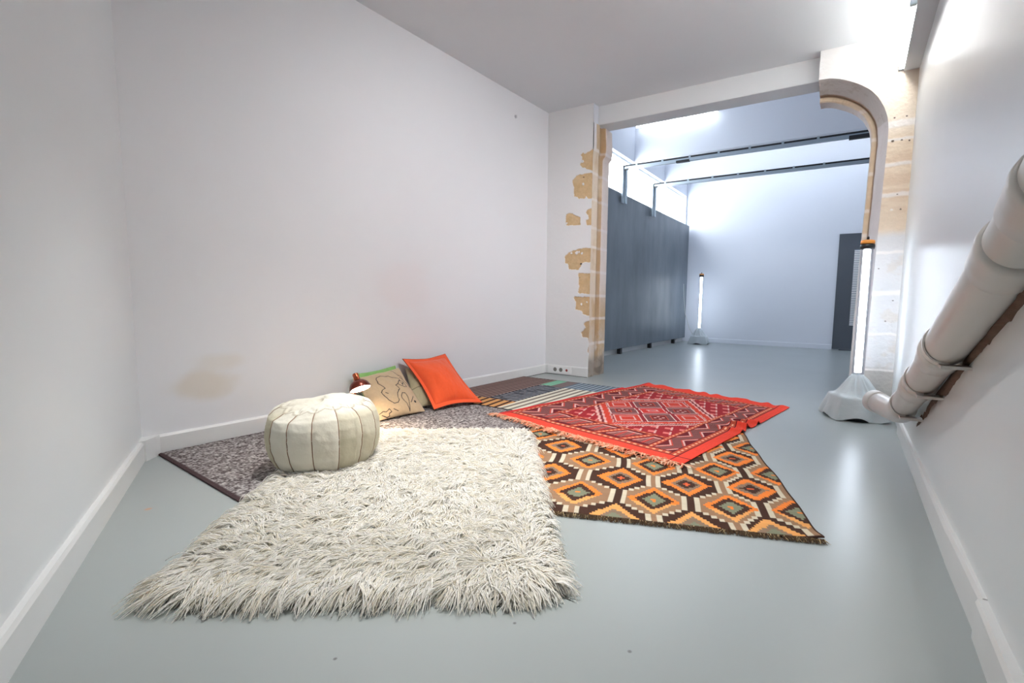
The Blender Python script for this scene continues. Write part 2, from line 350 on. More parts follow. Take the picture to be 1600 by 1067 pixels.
# face of the right pier and spandrel above the arch
nx, nz = 90, 460
zz = np.linspace(0, 1, nz)[None, :]; 
def arch_x(zq): return np.interp(zq, PZ[::-1][:], PX[::-1][:])
# rows by height for the pier, clipped to the arch curve above
z = np.r_[np.linspace(0, 2.30, 380), np.linspace(2.30, 2.768, 100)[1:], np.linspace(2.768, 3.04, 40)[1:]][None, :]+np.zeros((nx, 1))
xl = np.where(z < 2.7675, np.interp(z, PZ[::-1], PX[::-1]), -.40)
x = xl+(np.linspace(0, 1, nx)[:, None])*(.325-xl)
MR = [2.31, 2.19, 2.0, 1.76, 1.30, .97, .63, .335]
bl = np.digitize(z, sorted(MR)); t = hashn(bl, bl*0+5, 0, 7)
c = mixc(L(202,170,130), L(226,206,178), np.clip(.2+.5*t+.7*(fbm(x*5, z*16, 140)-.5)+.2, 0, 1))
c = c*(.9+.16*fbm(x*50, z*50, 141))[..., None]
c = mixc(c, L(184,142,98), .6*sst(2.24, 2.1, z)*sst(1.45, 1.8, z)*sst(.4, .65, fbm(x*4, z*22, 143)))
c = mixc(c, L(236,224,208), .45)
c = mixc(c, L(230,218,202), sst(2.18, 2.28, z)*.8)
c = mixc(c, L(238,236,234), sst(2.55, 2.85, z+.35*(-x-.0)+.1*(fbm(x*6, z*6, 144)-.5)))
c = mixc(c, L(216,216,216), sst(1.50, 1.42, z+.03*(fbm(x*10, z*5, 145)-.5)))
c = mixc(c, L(208,196,180), .4*sst(1.5, 1.42, z)*sst(.55, .75, fbm(x*9, z*14, 146)))
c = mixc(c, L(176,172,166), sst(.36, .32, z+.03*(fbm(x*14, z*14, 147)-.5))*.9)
gro = np.zeros_like(z)
for mz, w_ in zip(MR, (.03, .008, .014, .016, .01, .02, .008, .006)):
    g = sst(w_+.008, w_*.5, np.abs(z-mz-.02*(x-.2)+.016*(fbm(x*16, z*9, 148)-.5)))*(z < 2.45)*(x > .05)
    c = mixc(c, L(236,232,228), .85*g); gro = np.maximum(gro, g)
for (hx, hz, hr) in ((.16,2.36,.009),(.24,2.36,.009),(.16,2.18,.014),(.22,2.18,.010),(.27,2.17,.009),(.22,1.76,.007),(.25,1.64,.009),(.25,.91,.008),(.21,.74,.008),(.135,1.17,.007)):
    c = mixc(c, L(70,52,40), sst(hr, hr*.5, np.hypot(x-hx, (z-hz)*1.3)))
c = mixc(c, L(236,230,224), sst(.014, .007, np.hypot(x-.19, (z-1.64)*1.5)))
dep = .006*(1-gro)*(z < 2.3)*(fbm(x*12, z*12, 150)-.3)
V = np.stack([x, YP+dep+.008*(z < 1.5)*0, z], -1)
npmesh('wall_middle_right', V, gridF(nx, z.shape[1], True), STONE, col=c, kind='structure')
bm = bmesh.new(); bbox(bm, .14, .55, YP+.012, 5.10, 0, 2.3); bbox(bm, -.395, .55, YP+.012, 5.08, 2.80, 3.95); bbox(bm, .15, .55, YP+.012, 5.08, 2.3, 2.8)
bm_obj('trim_5', bm, BLUEW, kind='structure')

# ---- far room
XF, YF, ZF = -3.45, 10.9, 3.88
bm = bmesh.new()
bbox(bm, XF-.2, XF, 5.1, YF+.2, 0, 2.58); bbox(bm, XF-.2, XF, 5.1, YF+.2, 3.285, 4.1); bbox(bm, XF-.2, XF, YF-.06, YF+.2, 2.58, 3.285)
bm_obj('wall_far_left', bm, BLUEW, kind='structure')
box('wall_far', XF-.2, 2.4, YF, YF+.2, 0, 4.1, BLUEW, kind='structure')
box('wall_far_right', 2.0, 2.2, 5.0, YF+.1, 0, 4.1, BLUEW, kind='structure')
box('wall_far_near', .5, 2.2, 5.0, 5.14, 0, 4.1, BLUEW, kind='structure')
box('ceiling_far', XF-.2, 2.4, 5.0, YF+.2, ZF, 4.1, BLUEW, kind='structure')
box('trim_6', XF-.01, 2.05, 7.87, 8.12, 3.285, ZF+.02, BLUEW, kind='structure')
box('trim_7', XF-.01, 2.05, 9.39, 9.64, 3.285, ZF+.02, BLUEW, kind='structure')
WF = mat('window_frame_paint', (232,236,240), .5)
bm = bmesh.new()
bbox(bm, XF-.13, XF-.08, 5.12, YF-.06, 2.58, 2.615); bbox(bm, XF-.13, XF-.08, 5.12, YF-.06, 3.255, 3.285)
for yy in (5.12, 6.6, 8.0, 9.5, YF-.09): bbox(bm, XF-.13, XF-.09, yy, yy+.03, 2.6, 3.27)
w1 = bm_obj('window_1', bm, WF, kind='structure')
box('window_pane', XF-.115, XF-.109, 5.14, YF-.07, 2.6, 3.27, GLASS, parent=w1)
# skirting boards
def skirt(name, p, q, th, h, n, m=BASEB, lip=.012):
    """p,q floor points on wall, n normal into room"""
    bm = bmesh.new(); P_ = [(0,0),(th,0),(th,h-lip),(th-.006,h),(0,h)]
    A_ = [bm.verts.new((p[0]+n[0]*a, p[1]+n[1]*a, b)) for a, b in P_]; B_ = [bm.verts.new((q[0]+n[0]*a, q[1]+n[1]*a, b)) for a, b in P_]
    bm.faces.new(A_); bm.faces.new(B_[::-1])
    for i in range(5): bm.faces.new((A_[i], A_[(i+1) % 5], B_[(i+1) % 5], B_[i]))
    return bm_obj(name, bm, m, kind='structure')
skirt('baseboard_left', (XW, .99), (XW, YP), .014, .105, (1, 0))
skirt('baseboard_near_left', (p0[0]+.07, p0[1]-.035), p1, .022, .10, (nx_, ny_))
prism('baseboard_corner', [(XW,.93),(XW+.085,.89),(XW+.095,.915),(XW+.045,.975),(XW+.016,1.0),(XW,1.0)], 0, .108, BASEB, kind='structure')
skirt('baseboard_middle', (XW, YP), (-2.567, YP), .014, .11, (0, -1))
skirt('baseboard_right', (.325, 3.9), (.345, 1.98), .036, .105, (-1, 0))
skirt('baseboard_right_front', (.338, 1.98), (.350, 1.55), .030, .112, (-1, 0))
skirt('baseboard_right_near', (.345, 1.548), (.352, -3.2), .034, .11, (-1, 0))
skirt('baseboard_far', (XF, YF), (-.37, YF), .014, .10, (0, -1), BLUEW)
skirt('baseboard_far_left', (XF, 5.14), (XF, YF), .014, .09, (1, 0))
# dark floor gap line along skirtings
GAP = mat('dark_gap', (40,36,34), .8)
bm = bmesh.new(); bbox(bm, XW+.013, XW+.019, 1.0, YP, .0005, .004); bbox(bm, XW+.015, -2.567, YP-.019, YP-.013, .0005, .004)
bm_obj('trim_10', bm, GAP, kind='structure')

# ------------------------------------------------------------ ceiling light and boxed duct on the right
dl = thing('boxed_duct', 'grey-white boxed duct along the top of the right wall above the stone pier', 'duct', (.26, 1, 2.72))
bm = bmesh.new(); bbox(bm, .196, .330, -3.15, 4.72, 2.703, 2.90)
o = bm_obj('duct_casing', bm, mat('duct_paint', (196,200,203), .6, var=.02), dl); o.matrix_parent_inverse = Matrix.Translation((-.26, -1, -2.72))
def batten(name, label, y0, y1):
    t = thing(name, label, 'light', (.18, y0, 2.72), 'fluorescent tubes along the boxed duct')
    tube('light_tube', [(.180,y0+.03,2.745),(.180,y1-.045,2.745)], .013, TUBEM, t, 12, off=(.18,y0,2.72))
    box('tube_holder', .160, .195, y0, y0+.028, 2.712, 2.75, METAL, t, off=(.18,y0,2.72))
    box('tube_holder', .160, .195, y1-.028, y1, 2.712, 2.75, METAL, t, off=(.18,y0,2.72))
    box('batten_body', .184, .196, y0, y1, 2.763, 2.79, WHITEP, t, off=(.18,y0,2.72))
batten('fluorescent_light', 'lit white fluorescent tube at the top right, ending against the stone pier', 3.76, 4.725)
for i, y0 in enumerate((2.45,)):
    batten('fluorescent_light', 'lit fluorescent tube on the boxed duct, out of the frame towards the camera', y0, y0+1.26)
def downlight(x, y, label):  # added lamp outside the view, brightens the floor and rugs
    z0 = cz(y); t = thing('added_downlight', label, 'light', (x, y, z0), 'added fill downlights over the rugs')
    lathe('housing', [(.085,-.002),(.085,-.05),(.078,-.052),(.078,-.006),(0,-.006)], WHITEP, t, 32)
    ld = bpy.data.lights.new('fill_downlight_beam', 'SPOT'); ld.energy = DOWN_W; ld.spot_size = math.radians(80); ld.spot_blend = 1; ld.shadow_soft_size = .07
    ld.color = (1, .985, .96); lo = bpy.data.objects.new('fill_downlight_beam', ld); COL.objects.link(lo); lo.parent = t; lo.location = (0, 0, -.02)
downlight(-1.75, 1.60, 'added unseen round white downlight above the shaggy cream rug')
downlight(-.95, 1.65, 'added unseen round white downlight above the patterned rugs')
def fill_spotlight(x, y, aim, label, w):  # added out-of-view spot that lifts the long wall and the opening
    z0 = cz(y); t = thing('added_spotlight', label, 'light', (x, y, z0), 'added fill spotlights above the rugs')
    d_ = (Vector(aim)-Vector((x, y, z0-.12))).normalized(); q = d_.to_track_quat('-Z', 'Y')
    lathe('ceiling_rose', [(0,0),(.045,0),(.045,-.018),(0,-.02)], WHITEP, t, 24)
    tube('arm', [(0,0,-.015),(0,0,-.075)], .008, WHITEP, t, 12)
    Mq = Matrix.Translation((0, 0, -.12)) @ q.to_matrix().to_4x4()
    lathe('lamp_head', [(0,.07),(.035,.068),(.05,.04),(.052,-.05),(.047,-.05),(.045,.02),(0,.03)], WHITEP, t, 28, Mq)
    ld = bpy.data.lights.new('fill_spotlight_beam', 'SPOT'); ld.energy = w; ld.spot_size = math.radians(104); ld.spot_blend = 1; ld.shadow_soft_size = .06
    ld.color = (1, .98, .985); lo = bpy.data.objects.new('fill_spotlight_beam', ld); COL.objects.link(lo); lo.parent = t
    lo.matrix_local = Mq @ Matrix.Translation((0, 0, -.03))
fill_spotlight(-.35, 2.1, (-3.1, 2.9, .5), 'added unseen white spotlight aimed at the long wall above the pouf', WASH_W)
fill_spotlight(-.30, 3.0, (-3.15, 3.7, 1.1), 'added unseen white spotlight aimed at the long wall beyond the cushions', WASH_W*.75)
fill_spotlight(-.55, 2.3, (-1.5, 4.8, 1.0), 'added unseen white spotlight aimed at the opening and the stone-patched wall', WASH_W*1.3)
def far_light(x0, x1, y0, label, tm=TUBEF):
    t = thing('ceiling_light', label, 'light', (x0, y0, 3.80))
    tube('light_tube', [(x0,y0,3.815),(x1,y0,3.815)], .014, tm, t, 12, off=(x0,y0,3.80))
    box('batten_body', x0, x1, y0-.03, y0+.03, 3.83, 3.878, WHITEP, t, off=(x0,y0,3.80))

far_light(-3.38, -2.03, 7.75, 'white fluorescent strip on the far room ceiling just behind the beam', TUBEG)

far_light(-2.9, 1.2, 8.75, 'added unseen fluorescent strip on the far room ceiling hidden between the two beams')  # added lamp, evens out the far room light from behind the beam
far_light(-2.9, 1.2, 10.2, 'added unseen fluorescent strip on the far room ceiling hidden behind the second beam')  # second added strip, brightens the far wall and floor
# ------------------------------------------------------------ ceiling tracks in the far room
def track(yy, z0, label, rx):
    t = thing('ceiling_track', label, 'track', (-3.3, yy, z0), 'metal tracks across the far room')
    O = (-3.3, yy, z0)
    box('rail', -3.30, rx, yy-.02, yy+.03, z0-.055, z0-.012, METAL, t, off=O)
    box('rail_slot', -3.30, rx, yy-.022, yy+.03, z0-.012, z0+.012, BLACK, t, off=O)
    box('post', -3.325, -3.30, yy-.05, yy+.03, 2.45, z0+.005, METAL, t, off=O)
    box('post', -3.300, -3.285, yy+.03, yy+.10, 2.45, z0-.01, METAL, t, off=O)
    for k in range(7): box('clip', -3.1+k*.42, -3.07+k*.42, yy-.028, yy+.02, z0-.014, z0+.018, METAL, t, off=O)
    box('corner_plate', -3.29, -3.22, yy-.028, yy-.02, z0-.07, z0-.045, BLACK, t, off=O)
    return t, O
t, O = track(7.15, 3.02, 'nearer galvanised steel track with dark slot and post on the dark board', 1.99)
box('slider', -2.45, -2.25, 7.12, 7.17, 2.955, 2.985, BLACK, t, off=O)
box('slider', -.22, .1, 7.12, 7.17, 2.945, 2.99, BLACK, t, off=O)
t, O = track(8.45, 3.02, 'farther galvanised steel track with dark slot, in front of the far wall', 1.99)

# ------------------------------------------------------------ dark board and door
b = thing('dark_board', 'large charcoal painted board standing under the window strip on short feet', 'board', (-3.37, 8, 0))
O = (-3.37, 8, 0)
box('panel', -3.385, -3.345, 5.35, 10.80, .095, 2.60, DARK, b, off=O)
box('cap_strip', -3.387, -3.343, 5.35, 10.80, 2.60, 2.612, mat('pale_edge', (170,176,180), .5), b, off=O)
for yy in (5.9, 7.3, 8.67, 10.05): box('foot', -3.40, -3.335, yy-.035, yy+.035, 0, .10, BLACK, b, off=O)
dr = thing('dark_door', 'dark grey door leaf leaning flat on the far wall by the stone pier', 'door', (-.1, 10.85, 0))
O = (-.1, 10.85, 0)
DK2 = mat('dark_door_paint', (78,84,92), .5, var=.04)
box('leaf', -.373, .62, 10.86, 10.895, .02, 2.27, DK2, dr, off=O)
box('threshold', -.25, .62, 10.80, 10.86, .0, .03, DK2, dr, off=O)
bm = bmesh.new(); bbox(bm, -.105, .10, 10.845, 10.861, .49, 1.96)
o = bm_obj('vent_frame', bm, mat('vent_back', (120,128,138), .5), dr); o.matrix_parent_inverse = Matrix.Translation((.1, -10.85, 0))
bm = bmesh.new()
for k in range(44): bbox(bm, -.10, .095, 10.836, 10.846, .50+k*.033, .518+k*.033)
o = bm_obj('vent_slats', bm, WHITEP, dr); o.matrix_parent_inverse = Matrix.Translation((.1, -10.85, 0))

# ------------------------------------------------------------ sockets
def socket(name, label, x, y, z, ax, n):
    t = thing(name, label, 'socket', (x, y, z))
    def bx(nm, a0, a1, d0, d1, z0, z1, m):
        if ax == 'x': return box(nm, a0, a1, -d1, -d0, z0, z1, m, t)
        return box(nm, d0, d1, a0, a1, z0, z1, m, t)
    bx('face_plate', 0, .08*n+.02, 0, .008, 0, .075, WHITEP)
    bx('trunking', -.05, .08*n+.03, 0, .005, -.008, .083, WHITEP)
    for k in range(n):
        cx_ = .05+.08*k
        mm = BLACK if k < n-1 else mat('red_switch', (150,50,45), .4)
        th = np.linspace(0, 2*np.pi, 20, endpoint=False); bm = bmesh.new()
        rr = .022 if k < n-1 else .014
        fr_ = [bm.verts.new(((cx_+rr*math.cos(a_), -.009, .037+rr*math.sin(a_)) if ax == 'x' else (.009, cx_+rr*math.cos(a_), .037+rr*math.sin(a_)))) for a_ in th]
        bk = [bm.verts.new(((cx_+rr*1.15*math.cos(a_), -.0075, .037+rr*1.15*math.sin(a_)) if ax == 'x' else (.0075, cx_+rr*1.15*math.cos(a_), .037+rr*1.15*math.sin(a_)))) for a_ in th]
        bm.faces.new(fr_)
        for i in range(20): bm.faces.new((fr_[i], fr_[(i+1) % 20], bk[(i+1) % 20], bk[i]))
        bm_obj('outlet_hole' if k < n-1 else 'switch', bm, mat('outlet_grey', (120,118,112), .5) if k < n-1 else mm, t)
socket('wall_socket', 'white socket strip with a red switch on the skirting near the striped rug corner', -3.05, YP-.014, .022, 'x', 3)
socket('wall_socket', 'small white socket strip low on the far room wall beside the far lamp', XF+.014, 10.28, .03, 'y', 3)

# ------------------------------------------------------------ tube lamps with draped bases
CLOTH = mat('grey_drape_fabric', (182,190,193), .7, bump=.25, bscale=30, sheen=.2)
ACRY = bpy.data.materials.new('frosted_acrylic'); ACRY.use_nodes = True; N, K = nt(ACRY)
for n in list(N): N.remove(n)
o_ = N.new('ShaderNodeOutputMaterial'); t_ = N.new('ShaderNodeBsdfTransparent'); t_.inputs[0].default_value = (.80,.82,.85,1)
g_ = N.new('ShaderNodeBsdfGlossy'); g_.inputs['Roughness'].default_value = .1; x_ = N.new('ShaderNodeMixShader'); x_.inputs[0].default_value = .10
K.new(t_.outputs[0], x_.inputs[1]); K.new(g_.outputs[0], x_.inputs[2]); K.new(x_.outputs[0], o_.inputs[0])
def tube_lamp(loc, label, H=1.38, seed=0, rz=0, R0=.20, lean=(0, 0)):
    t = thing('tube_lamp', label, 'lamp', loc, None)
    t.rotation_euler = (lean[0], lean[1], rz)
    zb = .335
    tube('led_core', [(0,0,zb+.015),(0,0,H-.05)], .024, LEDM, t, 20)
    tube('outer_sleeve', [(0,0,zb),(0,0,H-.035)], .041, ACRY, t, 28, caps=False)
    lathe('top_collar', [(.0,H-.045),(.047,H-.045),(.050,H-.03),(.048,H-.012),(.040,H-.008),(0,H-.008)], BLACK, t, 28)
    cp = lathe('top_cap', [(.0,H-.008),(.046,H-.008),(.048,H),(.046,H+.018),(.03,H+.022),(0,H+.022)], ORANGE, t, 28)
    lathe('knob', [(0,H+.02),(.009,H+.022),(.009,H+.042),(.005,H+.048),(0,H+.048)], BLACK, t, 12)
    lathe('foot_plate', [(0,.002),(R0*.92,.002),(R0*.92,.02),(R0*.6,.022),(0,.022)], BLACK, t, 4 if False else 24)
    # draped cloth over a squat box base
    nr, na = 46, 200
    th = np.linspace(0, 2*np.pi, na, endpoint=False)[None, :]; s_ = np.linspace(0, 1, nr)[:, None]
    sq = 1/np.maximum(np.abs(np.cos(th)), np.abs(np.sin(th)))**.55
    pr_s = [0, .30, .46, .56, 1.0]; pr_r = [.036, R0*.66, R0*.80, R0*.84, R0*1.04]; pr_z = [zb+.005, .185, .172, .15, .012]
    r = np.interp(s_, pr_s, pr_r); zc = np.interp(s_, pr_s, pr_z)
    ksm = np.ones(5)/5
    r = np.convolve(np.pad(r[:, 0], 2, 'edge'), ksm, 'valid')[:, None]; zc = np.convolve(np.pad(zc[:, 0], 2, 'edge'), ksm, 'valid')[:, None]
    r = r*(1+(sq-1)*sst(.15, .5, s_))
    rs = np.random.default_rng(seed)
    f = 0
    for k in range(7):
        kk = rs.integers(3, 11); ph = rs.uniform(0, 6.28); f = f+np.cos(kk*th+ph+1.2*s_)*rs.uniform(.4, 1)
    f = f/4
    r = r+.020*f*sst(.45, 1, s_)+.012*f*np.sin(np.pi*np.clip(s_/.45, 0, 1))
    zc = zc+.014*np.cos(5*th+seed)*sst(.7, 1, s_)*1.0+.008*f*sst(.5, 1, s_)+.010*np.sin(np.pi*np.clip(s_/.5, 0, 1))*np.cos(3*th+2)
    zc = np.maximum(zc, .004)
    # sharp pleats falling from the tube
    for a0, w_, am in ((4.1,.12,.022),(4.9,.10,.02),(5.6,.1,.016),(3.4,.12,.016),(.6,.14,.018),(2.0,.14,.018)):
        dth = np.angle(np.exp(1j*(th-a0-.5*s_))); zc = zc+am*np.exp(-(dth/w_)**2)*sst(.0, .12, s_)*sst(.5, .25, s_)
    V = np.stack([r*np.cos(th), r*np.sin(th), zc+0*th], -1)
    i = np.arange(nr-1)[:, None]*na; j = np.arange(na)[None, :]
    F = np.stack([i+j, i+(j+1) % na, i+na+(j+1) % na, i+na+j], -1).reshape(-1, 4)[:, ::-1]
    npmesh('draped_cover', V, F, CLOTH, t)
    return t
tube_lamp((.041, 4.30, 0), 'lit tube lamp with orange cap and draped grey base in front of the stone pier', H=1.335, seed=3, rz=.35, R0=.215)
tl = tube_lamp((-2.885, 10.33, 0), 'lit tube lamp with draped grey base in the far corner beside the dark board', H=1.49, seed=8, rz=.1, R0=.22)
tube('cable', [(-.14,.02,.2),(-.22,.03,.33),(-.33,.06,.65),(-.38,.1,1.0),(-.40,.12,1.3)], .006, CORD, tl, 8)

# ------------------------------------------------------------ waste pipe on the right wall
pp = thing('waste_pipe', 'thick white painted waste pipe sloping down the right wall to the stone pier', 'pipe', (.23, 2, 0))
PIPE = mat('old_white_gloss_paint', (214,211,207), .34, bump=.12, bscale=14, var=.03, vscale=5)
O = (.23, 2, 0)
def pax(yy): 
    return np.array([np.interp(yy, [-.6, 1.2, 2.95], [.296, .293, .243]), yy, pipe_z(yy)])
def pr_(y0, y1, r0, r1, n=6): return [pax(v_) for v_ in np.linspace(y0, y1, n)], np.linspace(r0, r1, n)
# segments from low to high: each narrower end sits in the next bell
SEG = [(3.16, 2.58, .0605), (2.58, 2.12, .062), (2.12, 1.41, .065), (1.41, 1.19, .066), (1.19, -.6, .067)]
for k, (ya, yb, rr) in enumerate(SEG):
    P_, R_ = pr_(ya, yb, rr, rr, 14); tube('pipe_length', P_, R_, PIPE, pp, 40, off=O)
for yb, ra, rb in ((2.56,.0605,.067), (2.10,.062,.071), (1.39,.065,.073), (1.17,.066,.074)):
    ys = [yb+.10, yb+.095, yb+.055, yb+.045, yb+.02, yb, yb-.018, yb-.022]
    rs_ = [ra, ra+.006, ra+.007, (ra+rb)/2+.004, rb, rb+.003, rb, ra]
    tube('pipe_collar', [pax(v_) for v_ in ys], rs_, PIPE, pp, 40, off=O)
c0 = pax(3.13)
el = [pax(2.99), pax(3.06), c0, c0+np.array([-.010,.06,-.014]), c0+np.array([-.032,.13,-.020]), c0+np.array([-.062,.20,-.019]), c0+np.array([-.095,.28,-.016])]
tube('elbow', el, [.061,.066,.067,.066,.063,.061,.060], PIPE, pp, 36, off=O)
e1 = el[-1]; dd = (el[-1]-el[-2]); dd /= np.linalg.norm(dd)
tube('elbow_flange', [e1-dd*.01, e1, e1+dd*.05, e1+dd*.055], [.061,.067,.067,.058], PIPE, pp, 36, off=O)
RUST = mat('rusty_bracket', (98,76,64), .8, bump=.4, bscale=60, var=.3, vscale=30)
for yb in (2.94, 2.46, 2.02):
    c_ = pax(yb); rr = .0605 if yb > 2.57 else (.062 if yb > 2.1 else .065)
    th = np.linspace(-.1, math.pi+.1, 20)
    bm = bmesh.new(); A_ = []
    for a_ in th:
        for rr_ in (rr+.001, rr+.007):
            for dy_ in (-.014, .014):
                A_.append(bm.verts.new((c_[0]-math.sin(a_)*rr_-O[0], yb+dy_-O[1], c_[2]-math.cos(a_)*rr_-O[2])))
    for i in range(19):
        q = A_[4*i:4*i+8]
        bm.faces.new((q[0], q[1], q[5], q[4])); bm.faces.new((q[2], q[6], q[7], q[3])); bm.faces.new((q[0], q[4], q[6], q[2])); bm.faces.new((q[1], q[3], q[7], q[5]))
    bm_obj('clamp', bm, PIPE, pp)
    box('bracket', c_[0]-.02, .352, yb-.05, yb+.02, c_[2]-rr-.018, c_[2]-rr-.008, PIPE, pp, off=O)
# crumbled plaster between pipe and wall
nn = 260
yy = np.linspace(.75, 3.1, nn); g1 = fbm(yy*6, yy*0+2, 201); g2 = fbm(yy*14, yy*0+7, 202)
rads = np.interp(yy, [1.3, 2.4], [.065, .061])
wid = np.clip((g1-.45)*.14, .0, .035)+.002
V = []
for i_ in range(nn):
    c_ = pax(yy[i_]); zt = c_[2]-rads[i_]*.55; xw = .338-.012*(yy[i_]-1)*.3
    V += [(xw+.01, yy[i_], zt+.04), (xw-.010, yy[i_], zt+.01), (xw-.012-.012*g2[i_], yy[i_], zt-.030-wid[i_]*.5), (xw+.004, yy[i_], zt-.036-wid[i_])]
npmesh('plaster_packing', V, gridF(nn, 4), RUST, pp, off=O)

# ------------------------------------------------------------ rugs
def rect_local(O_, a_, b_):
    O_ = np.array(O_); a_ = np.array(a_)/np.hypot(*a_); b_ = np.array(b_)/np.hypot(*b_)
    return O_, a_, b_
def rug_mesh(name, P3, col, m, parent, th=.006, floor=.001):
    """P3 (nu,nv,3) top surface, adds a skirt"""
    nu, nv = P3.shape[:2]
    ring = [(i, 0) for i in range(nu)]+[(nu-1, j) for j in range(1, nv)]+[(i, nv-1) for i in range(nu-2, -1, -1)]+[(0, j) for j in range(nv-2, 0, -1)]
    V = P3.reshape(-1, 3); C_ = col.reshape(-1, 3)
    ri = np.array([i*nv+j for i, j in ring]); low = V[ri].copy(); low[:, 2] = np.maximum(low[:, 2]-th, floor)
    n0 = len(V); k = len(ri); nxt = np.roll(np.arange(k), -1)
    F = np.vstack([gridF(nu, nv), np.stack([ri, n0+np.arange(k), n0+nxt, ri[nxt]], -1)])
    return npmesh(name, np.vstack([V, low]), F, m, parent, np.vstack([C_, C_[ri]*.8]), True)
WOVEN = mat('woven_wool', rough=.92, attr=True, bump=.5, bscale=260, spec=.2)
# --- grey tweed rug under the pouf
GR = thing('grey_rug', 'grey-brown tweed wool rug lying along the white wall under the pouf', 'rug', (-2.6, 2, 0))
O = (-2.6, 2, 0)
nu, nv = 380, 760
u = np.linspace(0, 1, nu)[:, None]; v_ = np.linspace(0, 1, nv)[None, :]
c00 = np.array([-3.135,.985]); c10 = np.array([-2.136,.924]); c01 = np.array([-3.135,3.05]); c11 = np.array([-1.76,3.05])
P2 = ((1-u)*(1-v_))[..., None]*c00+(u*(1-v_))[..., None]*c10+((1-u)*v_)[..., None]*c01+(u*v_)[..., None]*c11
ca = vn(P2[..., 0]*170, P2[..., 1]*85, 301); cb_ = vn(P2[..., 0]*90+7, P2[..., 1]*190, 302); n1 = .55*ca+.45*cb_
cc = np.broadcast_to(L(138,134,134), P2.shape[:2]+(3,)).copy()
cc = mixc(cc, L(58,52,54), sst(.46, .34, n1)); cc = mixc(cc, L(196,192,190), sst(.56, .70, n1))
cc = mixc(cc, L(112,96,92), .4*(fbm(P2[..., 0]*3, P2[..., 1]*3, 303)))
ed = np.minimum(np.minimum(u, 1-u)*1.0, np.minimum(v_, 1-v_)*2.1); cc = mixc(cc, L(74,58,60), sst(.022, .014, ed))
zz_ = .009+.0035*n1-.003*sst(.02, 0, ed)
rug_mesh('woven_pile', np.dstack([P2-np.array(O[:2]), zz_]), cc, WOVEN, GR, th=.009)
box('backing', -3.13, -2.15, 1.0, 3.04, .001, .006, GAP, GR, off=O)
# --- striped patchwork rug
SR = thing('striped_rug', 'flat woven patchwork rug with brown, navy, green and cream stripes at the wall corner', 'rug', (-2.5, 3.5, 0)); O = (-2.5, 3.5, 0)
x0, x1, y0, y1 = -3.135, -1.93, 2.87, 4.275
nu, nv = 300, 350
X = np.linspace(x0, x1, nu)[:, None]+np.zeros((1, nv)); Y = np.linspace(y0, y1, nv)[None, :]+np.zeros((nu, 1))
cc = np.broadcast_to(L(150,128,122), X.shape+(3,)).copy()
f = np.abs(((X+3.135)/.050) % 1-.5)*2; cc = mixc(cc, L(88,66,64), sst(.42, .5, f)*1.0); cc = mixc(cc, L(176,150,132), .5*sst(.2, .05, f))
def reg(a, b, c_, d): return ((X > a) & (X < b) & (Y > c_) & (Y < d))*1.
f = (Y+.09*X+.012*np.sin(X*9)+.01*(fbm(X*5, Y*5, 311)-.5))/.052 % 1
k_ = mixc(np.broadcast_to(L(34,38,50), cc.shape), L(190,195,200), sst(.66, .72, f)*sst(1.0, .95, f)*(.45+.55*(fbm(X*9, Y*30, 312) > .40)))
cc = mixc(cc, k_, reg(-2.68, -2.39, 3.14, 3.925))
cc = mixc(cc, np.broadcast_to(L(132,190,160), cc.shape), reg(-2.685, -2.555, 3.945, 4.28))
cc = mixc(cc, np.broadcast_to(L(126,110,108), cc.shape), reg(-2.555, -2.42, 3.925, 4.28))
f = ((X+2.42)/.056) % 1
bl_ = mixc(np.broadcast_to(L(104,116,128), cc.shape), L(180,196,206), sst(.70, .78, f)*sst(1, .93, f))
cc = mixc(cc, bl_, reg(-2.42, -1.9, 3.925, 4.28))
f = ((X+2.385)/.078) % 1
wl = mixc(np.broadcast_to(L(226,222,204), cc.shape), L(132,122,110), sst(.52, .56, f)*sst(1, .97, f))
cc = mixc(cc, wl, reg(-2.385, -1.9, 2.87, 3.925))
f = ((X+.14*Y+.004)/.082) % 1
ol = mixc(np.broadcast_to(L(214,158,98), cc.shape), L(52,26,24), sst(.60, .64, f)*sst(1, .97, f))
cc = mixc(cc, ol, reg(-2.86, -2.37, 2.87, 3.125))
ed = np.minimum(Y-y0, y1-Y); cc = mixc(cc, L(36,40,46), sst(.014, .009, ed)); cc = mixc(cc, L(80,62,58), sst(.016, .010, np.minimum(X-x0, x1-X)))
Z = .0145+.0012*np.sin(Y*420)*.3+.002*fbm(X*4, Y*4, 320)
rug_mesh('woven_pile', np.stack([X-O[0], Y-O[1], Z], -1), cc*(.93+.14*fbm(X*90, Y*90, 321))[..., None], WOVEN, SR, th=.004, floor=.001)
# --- kilim
KR = thing('kilim_rug', 'brown and orange kilim with stepped diamonds, partly under the red rug', 'rug', (-.9, 2.6, 0)); O = (-.9, 2.6, 0)
KO = np.array([-.040, 1.903]); ka = np.array([-.9398, -.3416]); kb = np.array([-.3755, .9268])
KW, KL = 1.40, 1.92
nu, nv = 440, 560
U = np.linspace(0, KW, nu)[:, None]+np.zeros((1, nv)); Vv = np.linspace(0, KL, nv)[None, :]+np.zeros((nu, 1))
RC = [.161, .452, .762, 1.117]; GC = [.018, .288, .606, .940, 1.30]
cols = sorted([(a_, 'R') for a_ in RC]+[(a_, 'G') for a_ in GC])
PER = .441; off = {'R': .0, 'G': .2185}
step = .0147; Vs = (np.floor(Vv/.0245)+.5)*.0245; Vq = np.round(Vv/step)*step; Uq = np.round(U/.011)*.011
DB, TAN, WHT, ORG, LOR, TAU, GRN = L(66,42,32), L(146,114,88), L(198,188,166), L(230,128,54), L(222,158,92), L(134,112,94), L(124,128,106)
